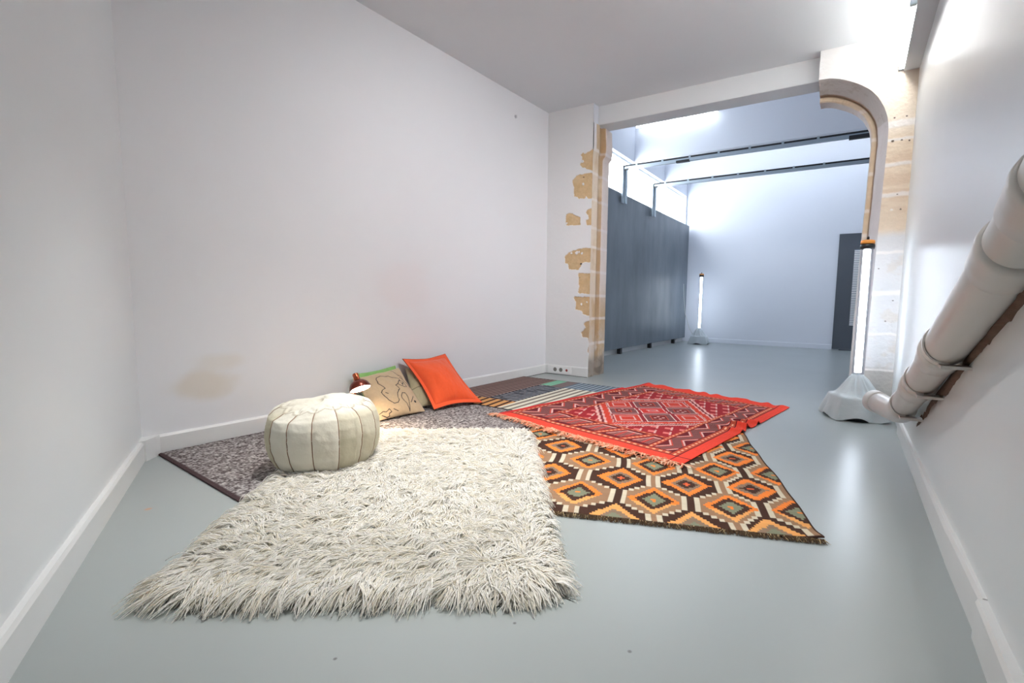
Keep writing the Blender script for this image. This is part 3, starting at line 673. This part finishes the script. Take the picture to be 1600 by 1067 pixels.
cc = np.broadcast_to(TAN, U.shape+(3,)).copy()
def nearv(vv, kind):
    k_ = np.round((vv-off[kind])/PER); return np.abs(vv-off[kind]-k_*PER), k_
redv = np.array(RC); 
# offset between each red column and neighbouring green columns
dR, kR = nearv(Vs, 'R'); dG, kG = nearv(Vq, 'G')
tri = np.clip((PER/2-dR-.045)/(PER/2-.09), 0, 1)       # 1 at red centres, 0 halfway
isb = np.zeros(U.shape); isw = np.zeros(U.shape)
for ur in RC:
    lo = max([g for g in GC if g < ur]); hi = min([g for g in GC if g > ur])
    for sgn, gap_ in ((-1, ur-lo), (1, hi-ur)):
        bo = .027+np.round(tri*4)/4*(gap_-.050)
        dd_ = (U-ur)*sgn
        isb = np.where((dd_ >= -1e-9) & (dd_ < bo-.011), 1, isb)
        isw = np.where((dd_ >= bo-.011) & (dd_ < bo+.011), 1, isw)
isw = np.where(U < .018, 0, isw)
cc = mixc(cc, DB, isb); cc = mixc(cc, WHT, isw)
def dia(uc, kind):
    global cc
    d_, k_ = nearv(Vq, kind); du_ = np.abs(Uq-uc)
    m_ = du_/.112+d_/.136; near = np.abs(U-uc) < .15
    pale = (k_ <= (0 if kind == 'R' else -1)) | ((Vv < .19) & (k_ <= 0))
    ring = np.where(pale[..., None], LOR, ORG)
    if kind == 'R':
        cc = np.where((near & (m_ < 1))[..., None], ring, cc); cc = np.where((near & (m_ < .66))[..., None], TAU, cc)
        br = ~pale | True
        cc = np.where((near & (m_ < .43) & ~pale)[..., None], DB, cc); cc = np.where((near & (m_ < .14) & ~pale)[..., None], L(214,96,56), cc)
        cc = np.where((near & (m_ < .40) & pale)[..., None], GRN, cc)
    else:
        cc = np.where((near & (m_ < 1))[..., None], ring, cc); cc = np.where((near & (m_ < .74))[..., None], DB, cc)
        cc = np.where((near & (m_ < .46))[..., None], GRN, cc); cc = np.where((near & (m_ < .12))[..., None], ORG, cc)
for a_ in RC: dia(a_, 'R')
for a_ in GC: dia(a_, 'G')
# a softer, stripy dye variation as in hand-spun wool
cc = cc*(.90+.2*fbm(U*3, Vv*60, 331))[..., None]
cc = mixc(cc, DB*.8, 1.-(1-sst(.009, .006, np.minimum(U, KW-U)))*(1-sst(.012, .008, np.minimum(Vv, KL-Vv))))
wob = .004*np.sin(Vv*7+.6)+.003*np.sin(Vv*17)
XY = KO+ka*(U+wob)[..., None]+kb*(Vv+.006*np.sin(U*8+1))[..., None]
Z = .006+.004*fbm(U*6, Vv*6, 333)+.012*np.exp(-((U-.0)/.05)**2-((Vv-.0)/.05)**2)
rug_mesh('woven_field', np.dstack([XY-np.array(O[:2]), Z]), cc, WOVEN, KR, th=.005)
# short dark fringe along its near edge
n_ = 1500; fu = rng.uniform(0, KW, n_); a0 = KO+ka*fu[:, None]+kb*(.006+0*fu)[:, None]
ln_ = rng.uniform(.016, .036, n_)[:, None]; dr_ = -kb+ka*rng.normal(0, .35, n_)[:, None]
P_ = np.zeros((n_, 4, 3))
for k in range(4):
    t_k = k/3; P_[:, k, :2] = a0+dr_*ln_*t_k; P_[:, k, 2] = .008-.005*t_k+rng.uniform(0, .002, n_)
fc = mixc(np.broadcast_to(L(84,66,48), (n_, 3)), L(190,170,130), (rng.uniform(0, 1, n_) > .9)*1.)*rng.uniform(.6, 1.2, n_)[:, None]
strands('fringe', P_, np.array([.0016,.0014,.0012,.0006]), WOVEN, KR, fc, 'stuff', off=O)
# --- red rug
RR = thing('red_rug', 'crimson tribal rug with orange fringe and a diamond medallion, overlapping the brown kilim', 'rug', (-1.3, 3.5, 0)); O = (-1.3, 3.5, 0)
Q = np.array([(-2.232,2.699),(-.728,2.391),(-.425,4.318),(-1.852,4.719)])
nu, nv = 520, 640
p = np.linspace(0, 1.5, nu)[:, None]+np.zeros((1, nv)); q = np.linspace(0, 2.0, nv)[None, :]+np.zeros((nu, 1))
# projective map of the rectangle to its lightly skewed outline
def homog(P_, Q_):
    A = []
    for (x, y), (u, v) in zip(P_, Q_):
        A.append([x,y,1,0,0,0,-u*x,-u*y,-u]); A.append([0,0,0,x,y,1,-v*x,-v*y,-v])
    return np.linalg.svd(np.array(A))[2][-1].reshape(3, 3)
Hm = homog([(0,0),(1.5,0),(1.5,2),(0,2)], Q)
def rmap(p, q):
    w = Hm[2,0]*p+Hm[2,1]*q+Hm[2,2]
    return np.stack([(Hm[0,0]*p+Hm[0,1]*q+Hm[0,2])/w, (Hm[1,0]*p+Hm[1,1]*q+Hm[1,2])/w], -1)
CR, CRD, RED, PINK, BRO, HAT, DOT = L(158,36,44), L(104,24,32), L(232,72,54), L(226,178,170), L(186,78,56), L(92,44,46), L(240,178,140)
cc = np.broadcast_to(CR, p.shape+(3,)).copy()
def put(mask, colr):
    global cc
    cc = np.where(np.asarray(mask)[..., None], colr, cc)
bp_, bq_ = np.abs(p-.735), q
# hatch texture helper
st5 = lambda a_, w=.010: ((a_/w) % 1) > .5
q0 = .112; q1 = 1.84
# main border zone
zig_l = (p > .075) & (p < .262) & (q > .155) & (q < 1.82)
zig_r = (p > 1.222) & (p < 1.365) & (q > .155) & (q < 1.82)
band_b = (q > .150) & (q < .355) & (p > .075) & (p < 1.365)
band_t = (q > 1.665) & (q < 1.82) & (p > .075) & (p < 1.365)
def tri_w(a_, per): return np.abs((a_/per) % 1-.5)*2
for zone, coord, along in ((zig_l, (p-.075)/.187, q), (zig_r, (p-1.222)/.143, q)):
    put(zone, CRD)
    zg = tri_w(along, .26)*.62+.19
    ph = (along/.26+coord*.55) % 1
    hz_ = np.abs(coord-zg) < .34
    fine = st5(along+coord*.06, .013)
    put(zone & hz_, np.where(fine[..., None], HAT, L(150,96,92)))
    put(zone & (np.abs(np.abs(coord-zg)-.36) < .045), PINK)
    put(zone & (np.abs(np.abs(coord-zg)-.27) < .03), L(206,70,56))
for zone, lo_, hi_ in ((band_b, .150, .355), (band_t, 1.665, 1.82)):
    put(zone & (p > .262) & (p < 1.222), CRD)
    cq = (q-lo_)/(hi_-lo_); s_ = (p-.15-.10*cq)/.205; fr_ = s_ % 1
    inb = zone & (p > .27) & (p < 1.215)
    put(inb & (fr_ < .24), BRO)
    put(inb & (np.abs(fr_-.12) < .035) & (st5(q, .026)), DOT)
    bl_ = inb & (fr_ > .34) & (fr_ < .92) & (cq > .14) & (cq < .86)
    fine = st5(p, .013)
    put(bl_, np.where(fine[..., None], HAT, L(168,104,98)))
    tw = np.abs(((fr_-.34)/.58+cq*.8) % .5-.25) < .05
    put(bl_ & tw, L(206,60,52))
    put(bl_ & ((cq > .80) | (fr_ < .385)), PINK)
# lines
def band(coord, c_, w, m_=True): return (np.abs(coord-c_) < w) & m_
innr = (p > .262) & (p < 1.222) & (q > .355) & (q < 1.665)
def dotline(coord, c_, w, along, m_):
    put(band(coord, c_, w, m_), BRO); put(band(coord, c_, w*.35, m_) & (st5(along, .045)), DOT)
    put(band(np.abs(coord-c_), w+.004, .004, m_), CRD)
dotline(p, .275, .017, q, (q > .355) & (q < 1.665)); dotline(p, 1.205, .017, q, (q > .135) & (q < 1.84))
dotline(q, .368, .012, p, (p > .26) & (p < 1.22)); dotline(q, 1.652, .012, p, (p > .26) & (p < 1.22))
dotline(q, .125, .022, p, (p > .045) & (p < 1.41)); dotline(q, 1.845, .022, p, (p > .045) & (p < 1.41))
dotline(p, .058, .016, q, (q > .11) & (q < 1.86)); dotline(p, 1.39, .022, q, (q > .11) & (q < 1.86))
# central field
f_ = (p > .292) & (p < 1.188) & (q > .382) & (q < 1.638); CP, CQ = .727, .955
put(f_, CR)
dp, dq = np.abs(p-CP), np.abs(q-CQ)
dps, dqs = np.round(dp/.012)*.012, np.round(dq/.016)*.016
big = dps/.60+dqs/.66
# stepped S figures in the corners
sg = ((p+.45*q)/.11) % 1; sr = ((q-.35*p)/.13) % 1
put(f_ & (big > 1.03) & (sg < .42) & (np.abs(sr-.5) < .17), L(222,120,116))
put(f_ & (big > 1.03) & (sg > .42) & (sg < .55) & (np.abs(sr-.5) < .34), PINK*.9)
for b0, w_, colr in ((1.0, .022, PINK), (.955, .016, CRD), (.915, .018, PINK), (.85, .05, L(206,66,48)), (.79, .012, PINK*.8)):
    put(f_ & (np.abs(big-b0) < w_), colr)
put(f_ & (big < .78), L(150,40,48))
# four hatched lozenges around a small red one
for (oc, od) in ((.165,.175), (-.165,.175), (.165,-.175), (-.165,-.175), (.33,0), (-.33,0), (0,.35), (0,-.35)):
    a_, b_ = p-CP-oc, q-CQ-od; m_ = np.abs(a_)/.158+np.abs(b_)/.168
    outer = (oc == 0 or od == 0)
    if outer:
        put(f_ & (m_ < .80) & (big < .78), L(200,62,48)); put(f_ & (np.abs(m_-.82) < .04) & (big < .78), PINK); put(f_ & (np.abs(m_-.45) < .05) & (big < .78), PINK*.9)
    else:
        fine = st5(a_, .012)
        put(m_ < .97, np.where(fine[..., None], HAT, L(150,98,98)))
        put(np.abs(m_-.93) < .028, L(240,214,208)); put(np.abs(m_-.52) < .03, L(204,84,62)); put(m_ < .49, L(120,42,42))
        for sx in (-1, 1):
            for sy in (-1, 1): put(np.abs(a_-sx*.022)/.014+np.abs(b_-sy*.022)/.014 < 1, PINK)
m_ = np.abs(p-CP)/.15+np.abs(q-CQ)/.16
put(m_ < .93, L(206,58,54)); put(np.abs(m_-.90) < .03, L(240,214,208)); put(np.abs(m_-.36) < .06, PINK); put(m_ < .2, CRD)
# plain ends and sides
put(q < .100, RED); put(q > 1.870, RED); put((p < .038), L(206,52,50)); put((p > 1.415), RED)
put(np.abs(q-.100) < .006, CRD); put(np.abs(p-1.416) < .005, CRD)
cc = cc*(.88+.24*fbm(p*160, q*40, 341))[..., None]
XY = rmap(p, q+.010*np.sin(p*31)*sst(1.8, 2, q)+.006*np.sin(p*63+1)*sst(1.9, 2, q))
def over(XY):
    k_ = XY-KO; uu = (k_[..., 0]*kb[1]-k_[..., 1]*kb[0])/(ka[0]*kb[1]-ka[1]*kb[0]); ww = (ka[0]*k_[..., 1]-ka[1]*k_[..., 0])/(ka[0]*kb[1]-ka[1]*kb[0])
    d1 = np.minimum(np.minimum(uu, KW-uu), np.minimum(ww, KL-ww))
    d2 = np.minimum(np.minimum(XY[..., 0]+3.135, -1.93-XY[..., 0]), np.minimum(XY[..., 1]-2.87, 4.275-XY[..., 1]))
    d3 = np.minimum(-2.136+(XY[..., 1]-.924)*.1768-XY[..., 0], 3.05-XY[..., 1])
    return .006+.0085*sst(-.04, .0, d1)*(1-sst(-.04, 0, np.maximum(d2, d3)))+.0125*sst(-.04, .0, np.maximum(d2, d3))
Z = over(XY)+.004*fbm(p*5, q*5, 350)
# folds: ruffle at the far end, wrinkles near the right side
Z = Z+.012*sst(1.86, 2.0, q)*(.5+.5*np.sin(p*31+2*np.sin(p*9)))
Z = Z+.036*np.exp(-((q-1.02)/.026)**2)*sst(1.2, 1.48, p)+.016*np.exp(-((q-.86-.1*(p-1.3))/.03)**2)*sst(1.1, 1.4, p)+.026*np.exp(-((q-1.20)/.03)**2)*sst(1.25, 1.48, p)
XY = XY+np.array([.02, -.01])*(np.exp(-((q-1.02)/.05)**2)*sst(1.3, 1.5, p))[..., None]*-1
rug_mesh('woven_field', np.dstack([XY-np.array(O[:2]), Z]), cc, WOVEN, RR, th=.004)
# twisted tassels
n_ = 420; fp = np.sort(np.round(rng.uniform(.0, 1.5, n_)/.0135)*.0135+rng.normal(0, .0016, n_)).clip(.002, 1.498); base = rmap(fp, fp*0+.004); ahead = rmap(fp, fp*0-.1); dr_ = ahead-base; dr_ /= np.linalg.norm(dr_, axis=1)[:, None]
sd = rmap(fp+.1, fp*0)-rmap(fp, fp*0); sd /= np.linalg.norm(sd, axis=1)[:, None]
K_ = 8; ln_ = rng.uniform(.05, .10, n_); ang = rng.normal(0, .18, n_)+2.2*(hashn(np.round(fp/.0135), np.round(fp/.0135)*0, 0, 5)-.5); curl = rng.normal(0, 9, n_)
P_ = np.zeros((n_, K_, 3)); cur = base.copy(); zc0 = over(base)
for k in range(K_):
    P_[:, k, :2] = cur; t_k = k/(K_-1)
    P_[:, k, 2] = zc0+.004+rng.uniform(.0, .010, n_)*np.sin(t_k*3)-.002*t_k
    a_ = ang+curl*t_k*.10; cur = cur+(dr_*np.cos(a_)[:, None]+sd*np.sin(a_)[:, None])*(ln_/(K_-1))[:, None]
fc = mixc(np.broadcast_to(L(242,140,100), (n_, 3)), L(246,206,176), rng.uniform(0, 1, n_))*rng.uniform(.7, 1.1, n_)[:, None]
strands('fringe', P_, np.array([.0030,.0036,.0034,.0036,.0032,.0032,.0030,.0016]), WOVEN, RR, fc, 'stuff', off=O)

# --- flokati
FK = thing('shaggy_rug', 'shaggy cream long-haired wool rug lying in the foreground', 'rug', (-1.6, 1.4, 0)); O = (-1.6, 1.4, 0)
FC = np.array([(-1.62,.505),(-.70,1.12),(-1.735,2.40),(-2.72,1.72)])   # front-left, front-right, back-right, back-left
FLK = mat('cream_wool', rough=.9, attr=True, sheen=.25)
N, K = nt(FLK); tl_ = N.new('ShaderNodeBsdfTranslucent'); mx_ = N.new('ShaderNodeMixShader'); mx_.inputs[0].default_value = .5
for n in N:
    if n.type == 'ATTRIBUTE': K.new(n.outputs['Color'], tl_.inputs['Color'])
K.new(N['Principled BSDF'].outputs[0], mx_.inputs[1]); K.new(tl_.outputs[0], mx_.inputs[2]); K.new(mx_.outputs[0], N['Material Output'].inputs['Surface'])
def fmap(s_, t_): return ((1-s_)*(1-t_))[..., None]*FC[0]+(s_*(1-t_))[..., None]*FC[1]+(s_*t_)[..., None]*FC[2]+((1-s_)*t_)[..., None]*FC[3]
s_ = np.linspace(.01, .99, 120)[:, None]+np.zeros((1, 160)); t_ = np.linspace(.01, .99, 160)[None, :]+np.zeros((120, 1))
XY = fmap(s_, t_)
rug_mesh('backing', np.dstack([XY-np.array(O[:2]), .022+.012*fbm(XY[..., 0]*5, XY[..., 1]*5, 400)]), np.broadcast_to(L(224,216,198), XY.shape[:2]+(3,)), FLK, FK, th=.02)
NS = 70000
s_ = rng.uniform(0, 1, NS); t_ = rng.uniform(0, 1, NS)**1.12; R_ = fmap(s_, t_)
ang = 2*np.pi*.34+2.6*(fbm(R_[:, 0]*2.2, R_[:, 1]*2.2, 410)-.5)*2+1.5*(fbm(R_[:, 0]*8, R_[:, 1]*8, 411)-.5)*2
# pile mostly lies towards the front-left; edges spill outward
gdir = np.stack([np.cos(ang+1.5), np.sin(ang+1.5)], -1)
efr = sst(.13, .0, t_); elf = sst(.10, 0, s_); ert = sst(.10, 0, 1-s_); ebk = sst(.06, 0, 1-t_)
nf = (FC[0]+FC[1]-FC[2]-FC[3]); nf /= np.linalg.norm(nf); nl = (FC[0]+FC[3]-FC[1]-FC[2]); nl /= np.linalg.norm(nl)
gdir = gdir*.75+nf*(1.5*efr-1.2*ebk)[:, None]+nl*(1.0*elf-1.3*ert)[:, None]+rng.normal(0, .18, (NS, 2))
gdir /= np.linalg.norm(gdir, axis=1)[:, None]+1e-6
ln_ = rng.uniform(.045, .095, NS)*(1+.35*efr*(1-.0))*(1-.45*ebk)*(1-.25*ert)
# clumping: strands share the tip of their nearest lock
cell = .019; wob = np.stack([fbm(R_[:, 0]*20, R_[:, 1]*20, 420), fbm(R_[:, 0]*20+9, R_[:, 1]*20, 421)], -1)*.03
ci = np.floor((R_+wob)/cell); hx = hashn(ci[:, 0], ci[:, 1], 0, 430); hy = hashn(ci[:, 0], ci[:, 1], 0, 431); ha = hashn(ci[:, 0], ci[:, 1], 0, 432)
cc0 = (ci+.5+.5*np.stack([hx-.5, hy-.5], -1))*cell-wob
lock_ang = (ha-.5)*1.5; ca_, sa_ = np.cos(lock_ang), np.sin(lock_ang)
gl = np.stack([gdir[:, 0]*ca_-gdir[:, 1]*sa_, gdir[:, 0]*sa_+gdir[:, 1]*ca_], -1)
tip = cc0+gl*ln_[:, None]
KK = 6; P_ = np.zeros((NS, KK, 3)); hh = (.005+.026*hashn(ci[:, 0], ci[:, 1], 0, 433))*(1-.4*efr)+rng.uniform(0, .006, NS)
z0 = .024+.012*fbm(R_[:, 0]*5, R_[:, 1]*5, 400)
perp = np.stack([-gl[:, 1], gl[:, 0]], -1); wv = rng.normal(0, .006, NS); ph = rng.uniform(0, 6.28, NS)
zt = np.clip(z0-.004-.030*np.maximum(np.maximum(efr, elf), np.maximum(ert, ebk))*rng.uniform(.3, 1, NS), .003, None)
for k in range(KK):
    t_k = k/(KK-1); w = t_k**.8
    own = R_+gl*ln_[:, None]*t_k; cl = R_*(1-w)+tip*w
    P_[:, k, :2] = own*.18+cl*.82+perp*(wv*np.sin(ph+t_k*5)*t_k)[:, None]
    P_[:, k, 2] = z0*(1-t_k)+zt*t_k+hh*np.sin(np.pi*min(t_k*.9+.06, 1))
fc = mixc(np.broadcast_to(L(254,253,250), (NS, 3)), L(248,243,230), rng.uniform(0, 1, NS)**2.5)
strands('long_pile', P_, np.array([.0019,.0021,.0021,.0019,.0015,.0007]), FLK, FK, fc, 'stuff', off=O)

# ------------------------------------------------------------ pouf
PC = (-2.235, 1.370, .022)
PF = thing('leather_pouf', 'round ivory leather pouf with brown seams standing on the rugs', 'pouf', PC)
NP = 14; na = 336; prf = [(0,0),(.12,.0),(.185,.006),(.218,.030),(.240,.075),(.252,.13),(.256,.18),(.252,.225),(.238,.268),(.215,.292),(.185,.307),(.150,.318),(.10,.326),(.05,.330),(.0,.330)]
prf = np.array(prf); sa = np.r_[0, np.cumsum(np.hypot(*np.diff(prf, axis=0).T))]; sn = np.linspace(0, sa[-1], 120)
pr0 = np.interp(sn, sa, prf[:, 0])[:, None]; pz0 = np.interp(sn, sa, prf[:, 1])[:, None]
th = np.linspace(0, 2*np.pi, na, endpoint=False)[None, :]
camdir = math.atan2(-PC[1], -PC[0])       # seams phased on the view side
PH0 = camdir+math.radians(-12)
sec = (th-PH0)/(2*np.pi)*NP; bul = np.abs(np.cos(np.pi*sec))**.0*(1-np.exp(-(np.minimum(sec % 1, 1-sec % 1)/.13)**1.4))
r = pr0*(1+.028*(bul-.6)*sst(.05, .14, pr0))
topm = sst(.25, .30, pz0)
# sagging rim: the top rises at the back left and is lower on the right
zt_ = pz0+topm*(.010*np.cos(th-camdir-2.4)+.007*np.cos(3*th+1))
X = r*np.cos(th); Y = r*np.sin(th)
wr = .006*(fbm(th*3.2+sn[:, None]*2, sn[:, None]*14, 500)-.5)*2
r = r+wr*sst(.03, .15, pr0); zt_ = zt_+.010*topm*(fbm(X*9, Y*9, 501)-.5)*2
# shallow star folds on the top
rr_ = pr0/.25
zt_ = zt_-.006*topm*np.exp(-((rr_-.62-.10*np.cos(np.pi*2*sec)*.6)/.05)**2)
X = r*np.cos(th); Y = r*np.sin(th)
tn = hashn(np.floor(sec) % NP, np.floor(sec)*0, 0, 77)
cc = mixc(L(214,211,198)+0*X[..., None], L(192,186,162), sst(.50, .75, tn)*sst(.31, .27, zt_))
cc = mixc(cc, L(202,196,178), .5*sst(.4, .7, fbm(th*2+zt_*3, zt_*9, 505)))
seamd = np.minimum(sec % 1, 1-sec % 1)*2*np.pi/NP*r
star = topm*sst(.007, .003, np.abs(rr_-.66-.09*np.abs(np.cos(np.pi*sec)))*.25)*(rr_ > .4)
cc = mixc(cc, L(150,138,116), .6*star)
cc = mixc(cc, L(150,136,112), .55*topm*sst(.004, .002, seamd)*(rr_ > .62))
LEA = mat('ivory_leather', spec=.25, rough=.65, attr=True, bump=.25, bscale=45)
V = np.stack([X, Y, zt_+0*X], -1); nr = len(sn)
i = np.arange(nr-1)[:, None]*na; j = np.arange(na)[None, :]
F = np.stack([i+j, i+(j+1) % na, i+na+(j+1) % na, i+na+j], -1).reshape(-1, 4)
npmesh('leather_cover', V, F, LEA, PF, cc)
SEAM = mat('brown_seam', (122,84,58), .7)
for k in range(NP):
    a_ = PH0+k*2*np.pi/NP; idx = int(round((a_ % (2*np.pi))/(2*np.pi)*na)) % na
    rows = [i_ for i_ in range(nr) if .012 < pz0[i_, 0] < .305 and pr0[i_, 0] > .18]
    tube('seam', [(V[i_, idx, 0]*1.002, V[i_, idx, 1]*1.002, V[i_, idx, 2]) for i_ in rows], .0017, SEAM, PF, 6)

# ------------------------------------------------------------ cushions
def cushion(name, label, BL, BR, TR, TL, thick, colfn, n=70, flange=0, seed=0, bump=.2, ears=.03, lift=(0, 0, 0), material=None):
    BL, BR, TR, TL = [np.array(a_, float)+np.array(lift) for a_ in (BL, BR, TR, TL)]
    org = (BL+BR)/2; t = thing(name, label, 'cushion', tuple(org))
    u = np.linspace(0, 1, n)[:, None]+np.zeros((1, n)); v = np.linspace(0, 1, n)[None, :]+np.zeros((n, 1))
    # concave edges between pointed corners
    ue = u+ears*np.sin(np.pi*v)*(1-2*u)*1.0; ve = v+ears*np.sin(np.pi*u)*(1-2*v)*1.0
    ue = ue+.008*(fbm(u*4, v*4, seed)-.5); ve = ve+.012*(fbm(u*4, v*4, seed+1)-.5)
    P = ((1-ue)*(1-ve))[..., None]*BL+(ue*(1-ve))[..., None]*BR+(ue*ve)[..., None]*TR+((1-ue)*ve)[..., None]*TL
    nrm = np.cross(BR-BL, TL-BL); nrm /= np.linalg.norm(nrm)
    f_ = flange
    su = np.clip((u-f_)/(1-2*f_), 0, 1); sv = np.clip((v-f_)/(1-2*f_), 0, 1)
    prof_ = (np.clip(4*su*(1-su), 0, 1)**.62)*(np.clip(4*sv*(1-sv), 0, 1)**.62)
    prof_ = prof_*(.92+.22*(fbm(u*3, v*3, seed+2)-.5))
    wr_ = .006*(fbm(u*9, v*5, seed+3)-.5)*2
    front = P+nrm*(thick/2*prof_+.003+wr_*(prof_ > .02))[..., None]; back = P-nrm*(thick/2*prof_+.003)[..., None]
    V = np.vstack([front.reshape(-1, 3), back.reshape(-1, 3)])-org
    V[:, 2] = np.maximum(V[:, 2], .014-org[2])
    F = [gridF(n, n), gridF(n, n, True)+n*n]
    ring = [i*n for i in range(n)]+[(n-1)*n+j for j in range(1, n)]+[i*n+n-1 for i in range(n-2, -1, -1)]+[j for j in range(n-2, 0, -1)]
    ring = np.array(ring); nx_r = np.roll(ring, -1); F.append(np.stack([ring, ring+n*n, nx_r+n*n, nx_r], -1))
    c = colfn(u, v); cb = colfn(u*0+.5, v*0+.02) if False else c
    mm = material or mat(name+'_fabric', rough=.85, attr=True, bump=bump, bscale=220, sheen=.2)
    o = npmesh('cover', V, np.vstack(F), mm, t, np.vstack([c.reshape(-1, 3), cb.reshape(-1, 3)]))
    return t, o
def plain(*c_):
    base = L(*c_)
    return lambda u, v: base*(.95+.1*fbm(u*20, v*20, 3))[..., None]
cushion('green_cushion', 'leaf green cushion mostly hidden behind the map cushion', (-2.90,2.10,.05), (-2.86,2.44,.05), (-3.10,2.50,.325), (-3.10,2.135,.300), .07, plain(128,176,96), seed=11)
MAPL = [[(.36,.86),(.44,.87),(.52,.84),(.6,.82),(.64,.77),(.73,.74),(.78,.72),(.77,.68),(.72,.65),(.68,.6),(.6,.57),(.63,.54),(.65,.49),(.6,.45),(.55,.4),(.51,.31),(.51,.25),(.46,.21),(.39,.21),(.34,.25),(.3,.31),(.28,.37),(.27,.39),(.25,.45),(.25,.5),(.29,.54),(.36,.56),(.35,.6),(.32,.66),(.3,.71),(.31,.75),(.32,.81),(.36,.86)],
 [(.72,.65),(.78,.67),(.85,.64),(.85,.58),(.86,.52),(.78,.51),(.73,.54),(.68,.58)],[(.77,.64),(.77,.58),(.83,.62),(.77,.55)],[(.77,.97),(.8,.9),(.83,.82),(.88,.76),(.88,.67),(.93,.6),(.98,.52)],[(.83,.75),(.88,.67)],
 [(.05,.93),(.08,.85),(.13,.79),(.14,.74)],[(.66,.39),(.72,.38),(.73,.3),(.72,.23),(.69,.14),(.66,.03),(.65,.1),(.64,.17),(.61,.22),(.59,.28),(.6,.33),(.66,.39)],
 [(.88,.3),(.82,.24),(.75,.18)],[(.04,.11),(.11,.13),(.17,.11),(.24,.14),(.27,.08),(.21,.06),(.21,.02),(.15,.01),(.11,.04),(.07,.07)],[(.33,.12),(.4,.07)],[(.85,.19),(.87,.18),(.85,.17)],[(.32,.47),(.36,.44)]]
def mapcol(u, v):
    c = L(184,160,128)*(.93+.14*fbm(u*26, v*26, 3))[..., None]
    jx = u+.012*(fbm(u*30, v*30, 21)-.5); jy = v+.012*(fbm(u*30, v*30, 22)-.5)
    dmin = np.full(u.shape, 9.)
    for ln in MAPL:
        for (x1, y1), (x2, y2) in zip(ln[:-1], ln[1:]):
            dx_, dy_ = x2-x1, y2-y1; t = np.clip(((jx-x1)*dx_+(jy-y1)*dy_)/(dx_*dx_+dy_*dy_+1e-9), 0, 1)
            dmin = np.minimum(dmin, np.hypot(jx-x1-t*dx_, jy-y1-t*dy_))
    c = mixc(c, L(40,34,32), sst(.0095, .005, dmin))
    return mixc(c, L(30,26,28), sst(.03, .02, np.hypot(u-.855, v-.185)))
cushion('map_cushion', 'tan linen cushion printed with black map outlines, leaning at the wall', (-2.735,2.070,.022), (-2.700,2.440,.022), (-3.03,2.475,.315), (-3.00,2.055,.285), .13, mapcol, n=260, seed=15, ears=.02)
def khaki(u, v):
    c = L(172,160,128)*(.93+.12*fbm(u*20, v*20, 4))[..., None]
    return mixc(c, L(96,86,62), sst(.012, .005, np.abs(v-.42)))
cushion('khaki_cushion', 'khaki panelled cushion squeezed between the map cushion and the orange cushion', (-2.80,2.42,.03), (-2.76,2.64,.03), (-3.10,2.90,.30), (-3.10,2.60,.29), .10, khaki, seed=19)
def orangec(u, v):
    c = L(238,88,36)*(.95+.08*fbm(u*30, v*30, 5))[..., None]
    e = np.minimum(np.minimum(u, 1-u), np.minimum(v, 1-v))
    c = mixc(c, L(196,62,24), .6*sst(.008, .004, np.abs(e-.075)))
    return mixc(c, L(120,50,24), sst(.010, .004, e))
cushion('orange_cushion', 'bright orange cushion with a flanged edge leaning on the white wall', (-2.675,2.505,.024), (-2.545,2.905,.024), (-3.105,3.045,.375), (-3.105,2.575,.372), .21, orangec, n=110, flange=.075, seed=23, ears=.055, bump=.15)

# ------------------------------------------------------------ copper reading lamp behind the pouf
LP = Vector((-2.665, 1.880, .276)); 
toc = (Vector((0,0,.85))-LP).normalized(); side = toc.cross(Vector((0,0,1))).normalized()*-1; upd = toc.cross(side).normalized()
if upd.z < 0: upd = -upd
rt = Vector((math.cos(math.radians(36)), math.sin(math.radians(36)), 0))
nax = (toc*.17+(rt*.30-upd*.95)*.98).normalized()
RL = thing('reading_lamp', 'small copper dome lamp, lit, behind the ivory pouf beside the map cushion', 'lamp', (-2.74, 1.82, .010))
zq = nax.to_track_quat('Z', 'Y').to_matrix().to_4x4()
M = Matrix.Translation(LP-Vector((-2.74,1.82,.010))) @ zq
COP = mat('copper', (176,92,62), .28, metal=.9); COPD = mat('dark_copper_lacquer', (110,50,38), .25, metal=.6)
Rd = .066
dome = [(Rd*math.sin(a_), -Rd*math.cos(a_)*1.0) for a_ in np.linspace(.25, math.pi/2, 16)]
dome_in = [((Rd-.003)*math.sin(a_), -(Rd-.003)*math.cos(a_)) for a_ in np.linspace(math.pi/2, .25, 16)]
lathe('lamp_shade', dome+dome_in, COPD, RL, 48, M)
lathe('socket', [(0,-.110),(.017,-.108),(.019,-.100),(.019,-.070),(.016,-.060),(0,-.060)], COP, RL, 24, M)
GLOW = mat('warm_glow', (255,240,220), .5, emit=(255,226,186), es=34)
lathe('diffuser', [(0,-.006),(Rd*.9,-.006),(Rd*.92,-.003),(0,-.003)], GLOW, RL, 36, M)
back = LP-nax*.085-Vector((-2.74,1.82,.010))
tube('stem', [back, back+Vector((-.03,.02,-.01)), back+Vector((-.045,.02,-.05)), Vector((.02,.06,.17)), Vector((.0,.02,.10)), Vector((0,0,.15)), Vector((0,0,.01))], .005, COP, RL, 10)
lathe('base', [(0,0),(.07,0),(.07,.008),(.064,.012),(0,.014)], COPD, RL, 36)

# ------------------------------------------------------------ small wall and floor marks
tag(lathe('wall_hook', [(0,0),(.016,0),(.014,.010),(.006,.014),(0,.014)], mat('hook_grey', (186,186,190), .5), None, 20, Matrix.Translation((XW+.003, 4.11, 2.76)) @ Matrix.Rotation(math.pi/2, 4, 'Y')), 'small grey plug fixed high on the long white wall near the ceiling', 'plug')
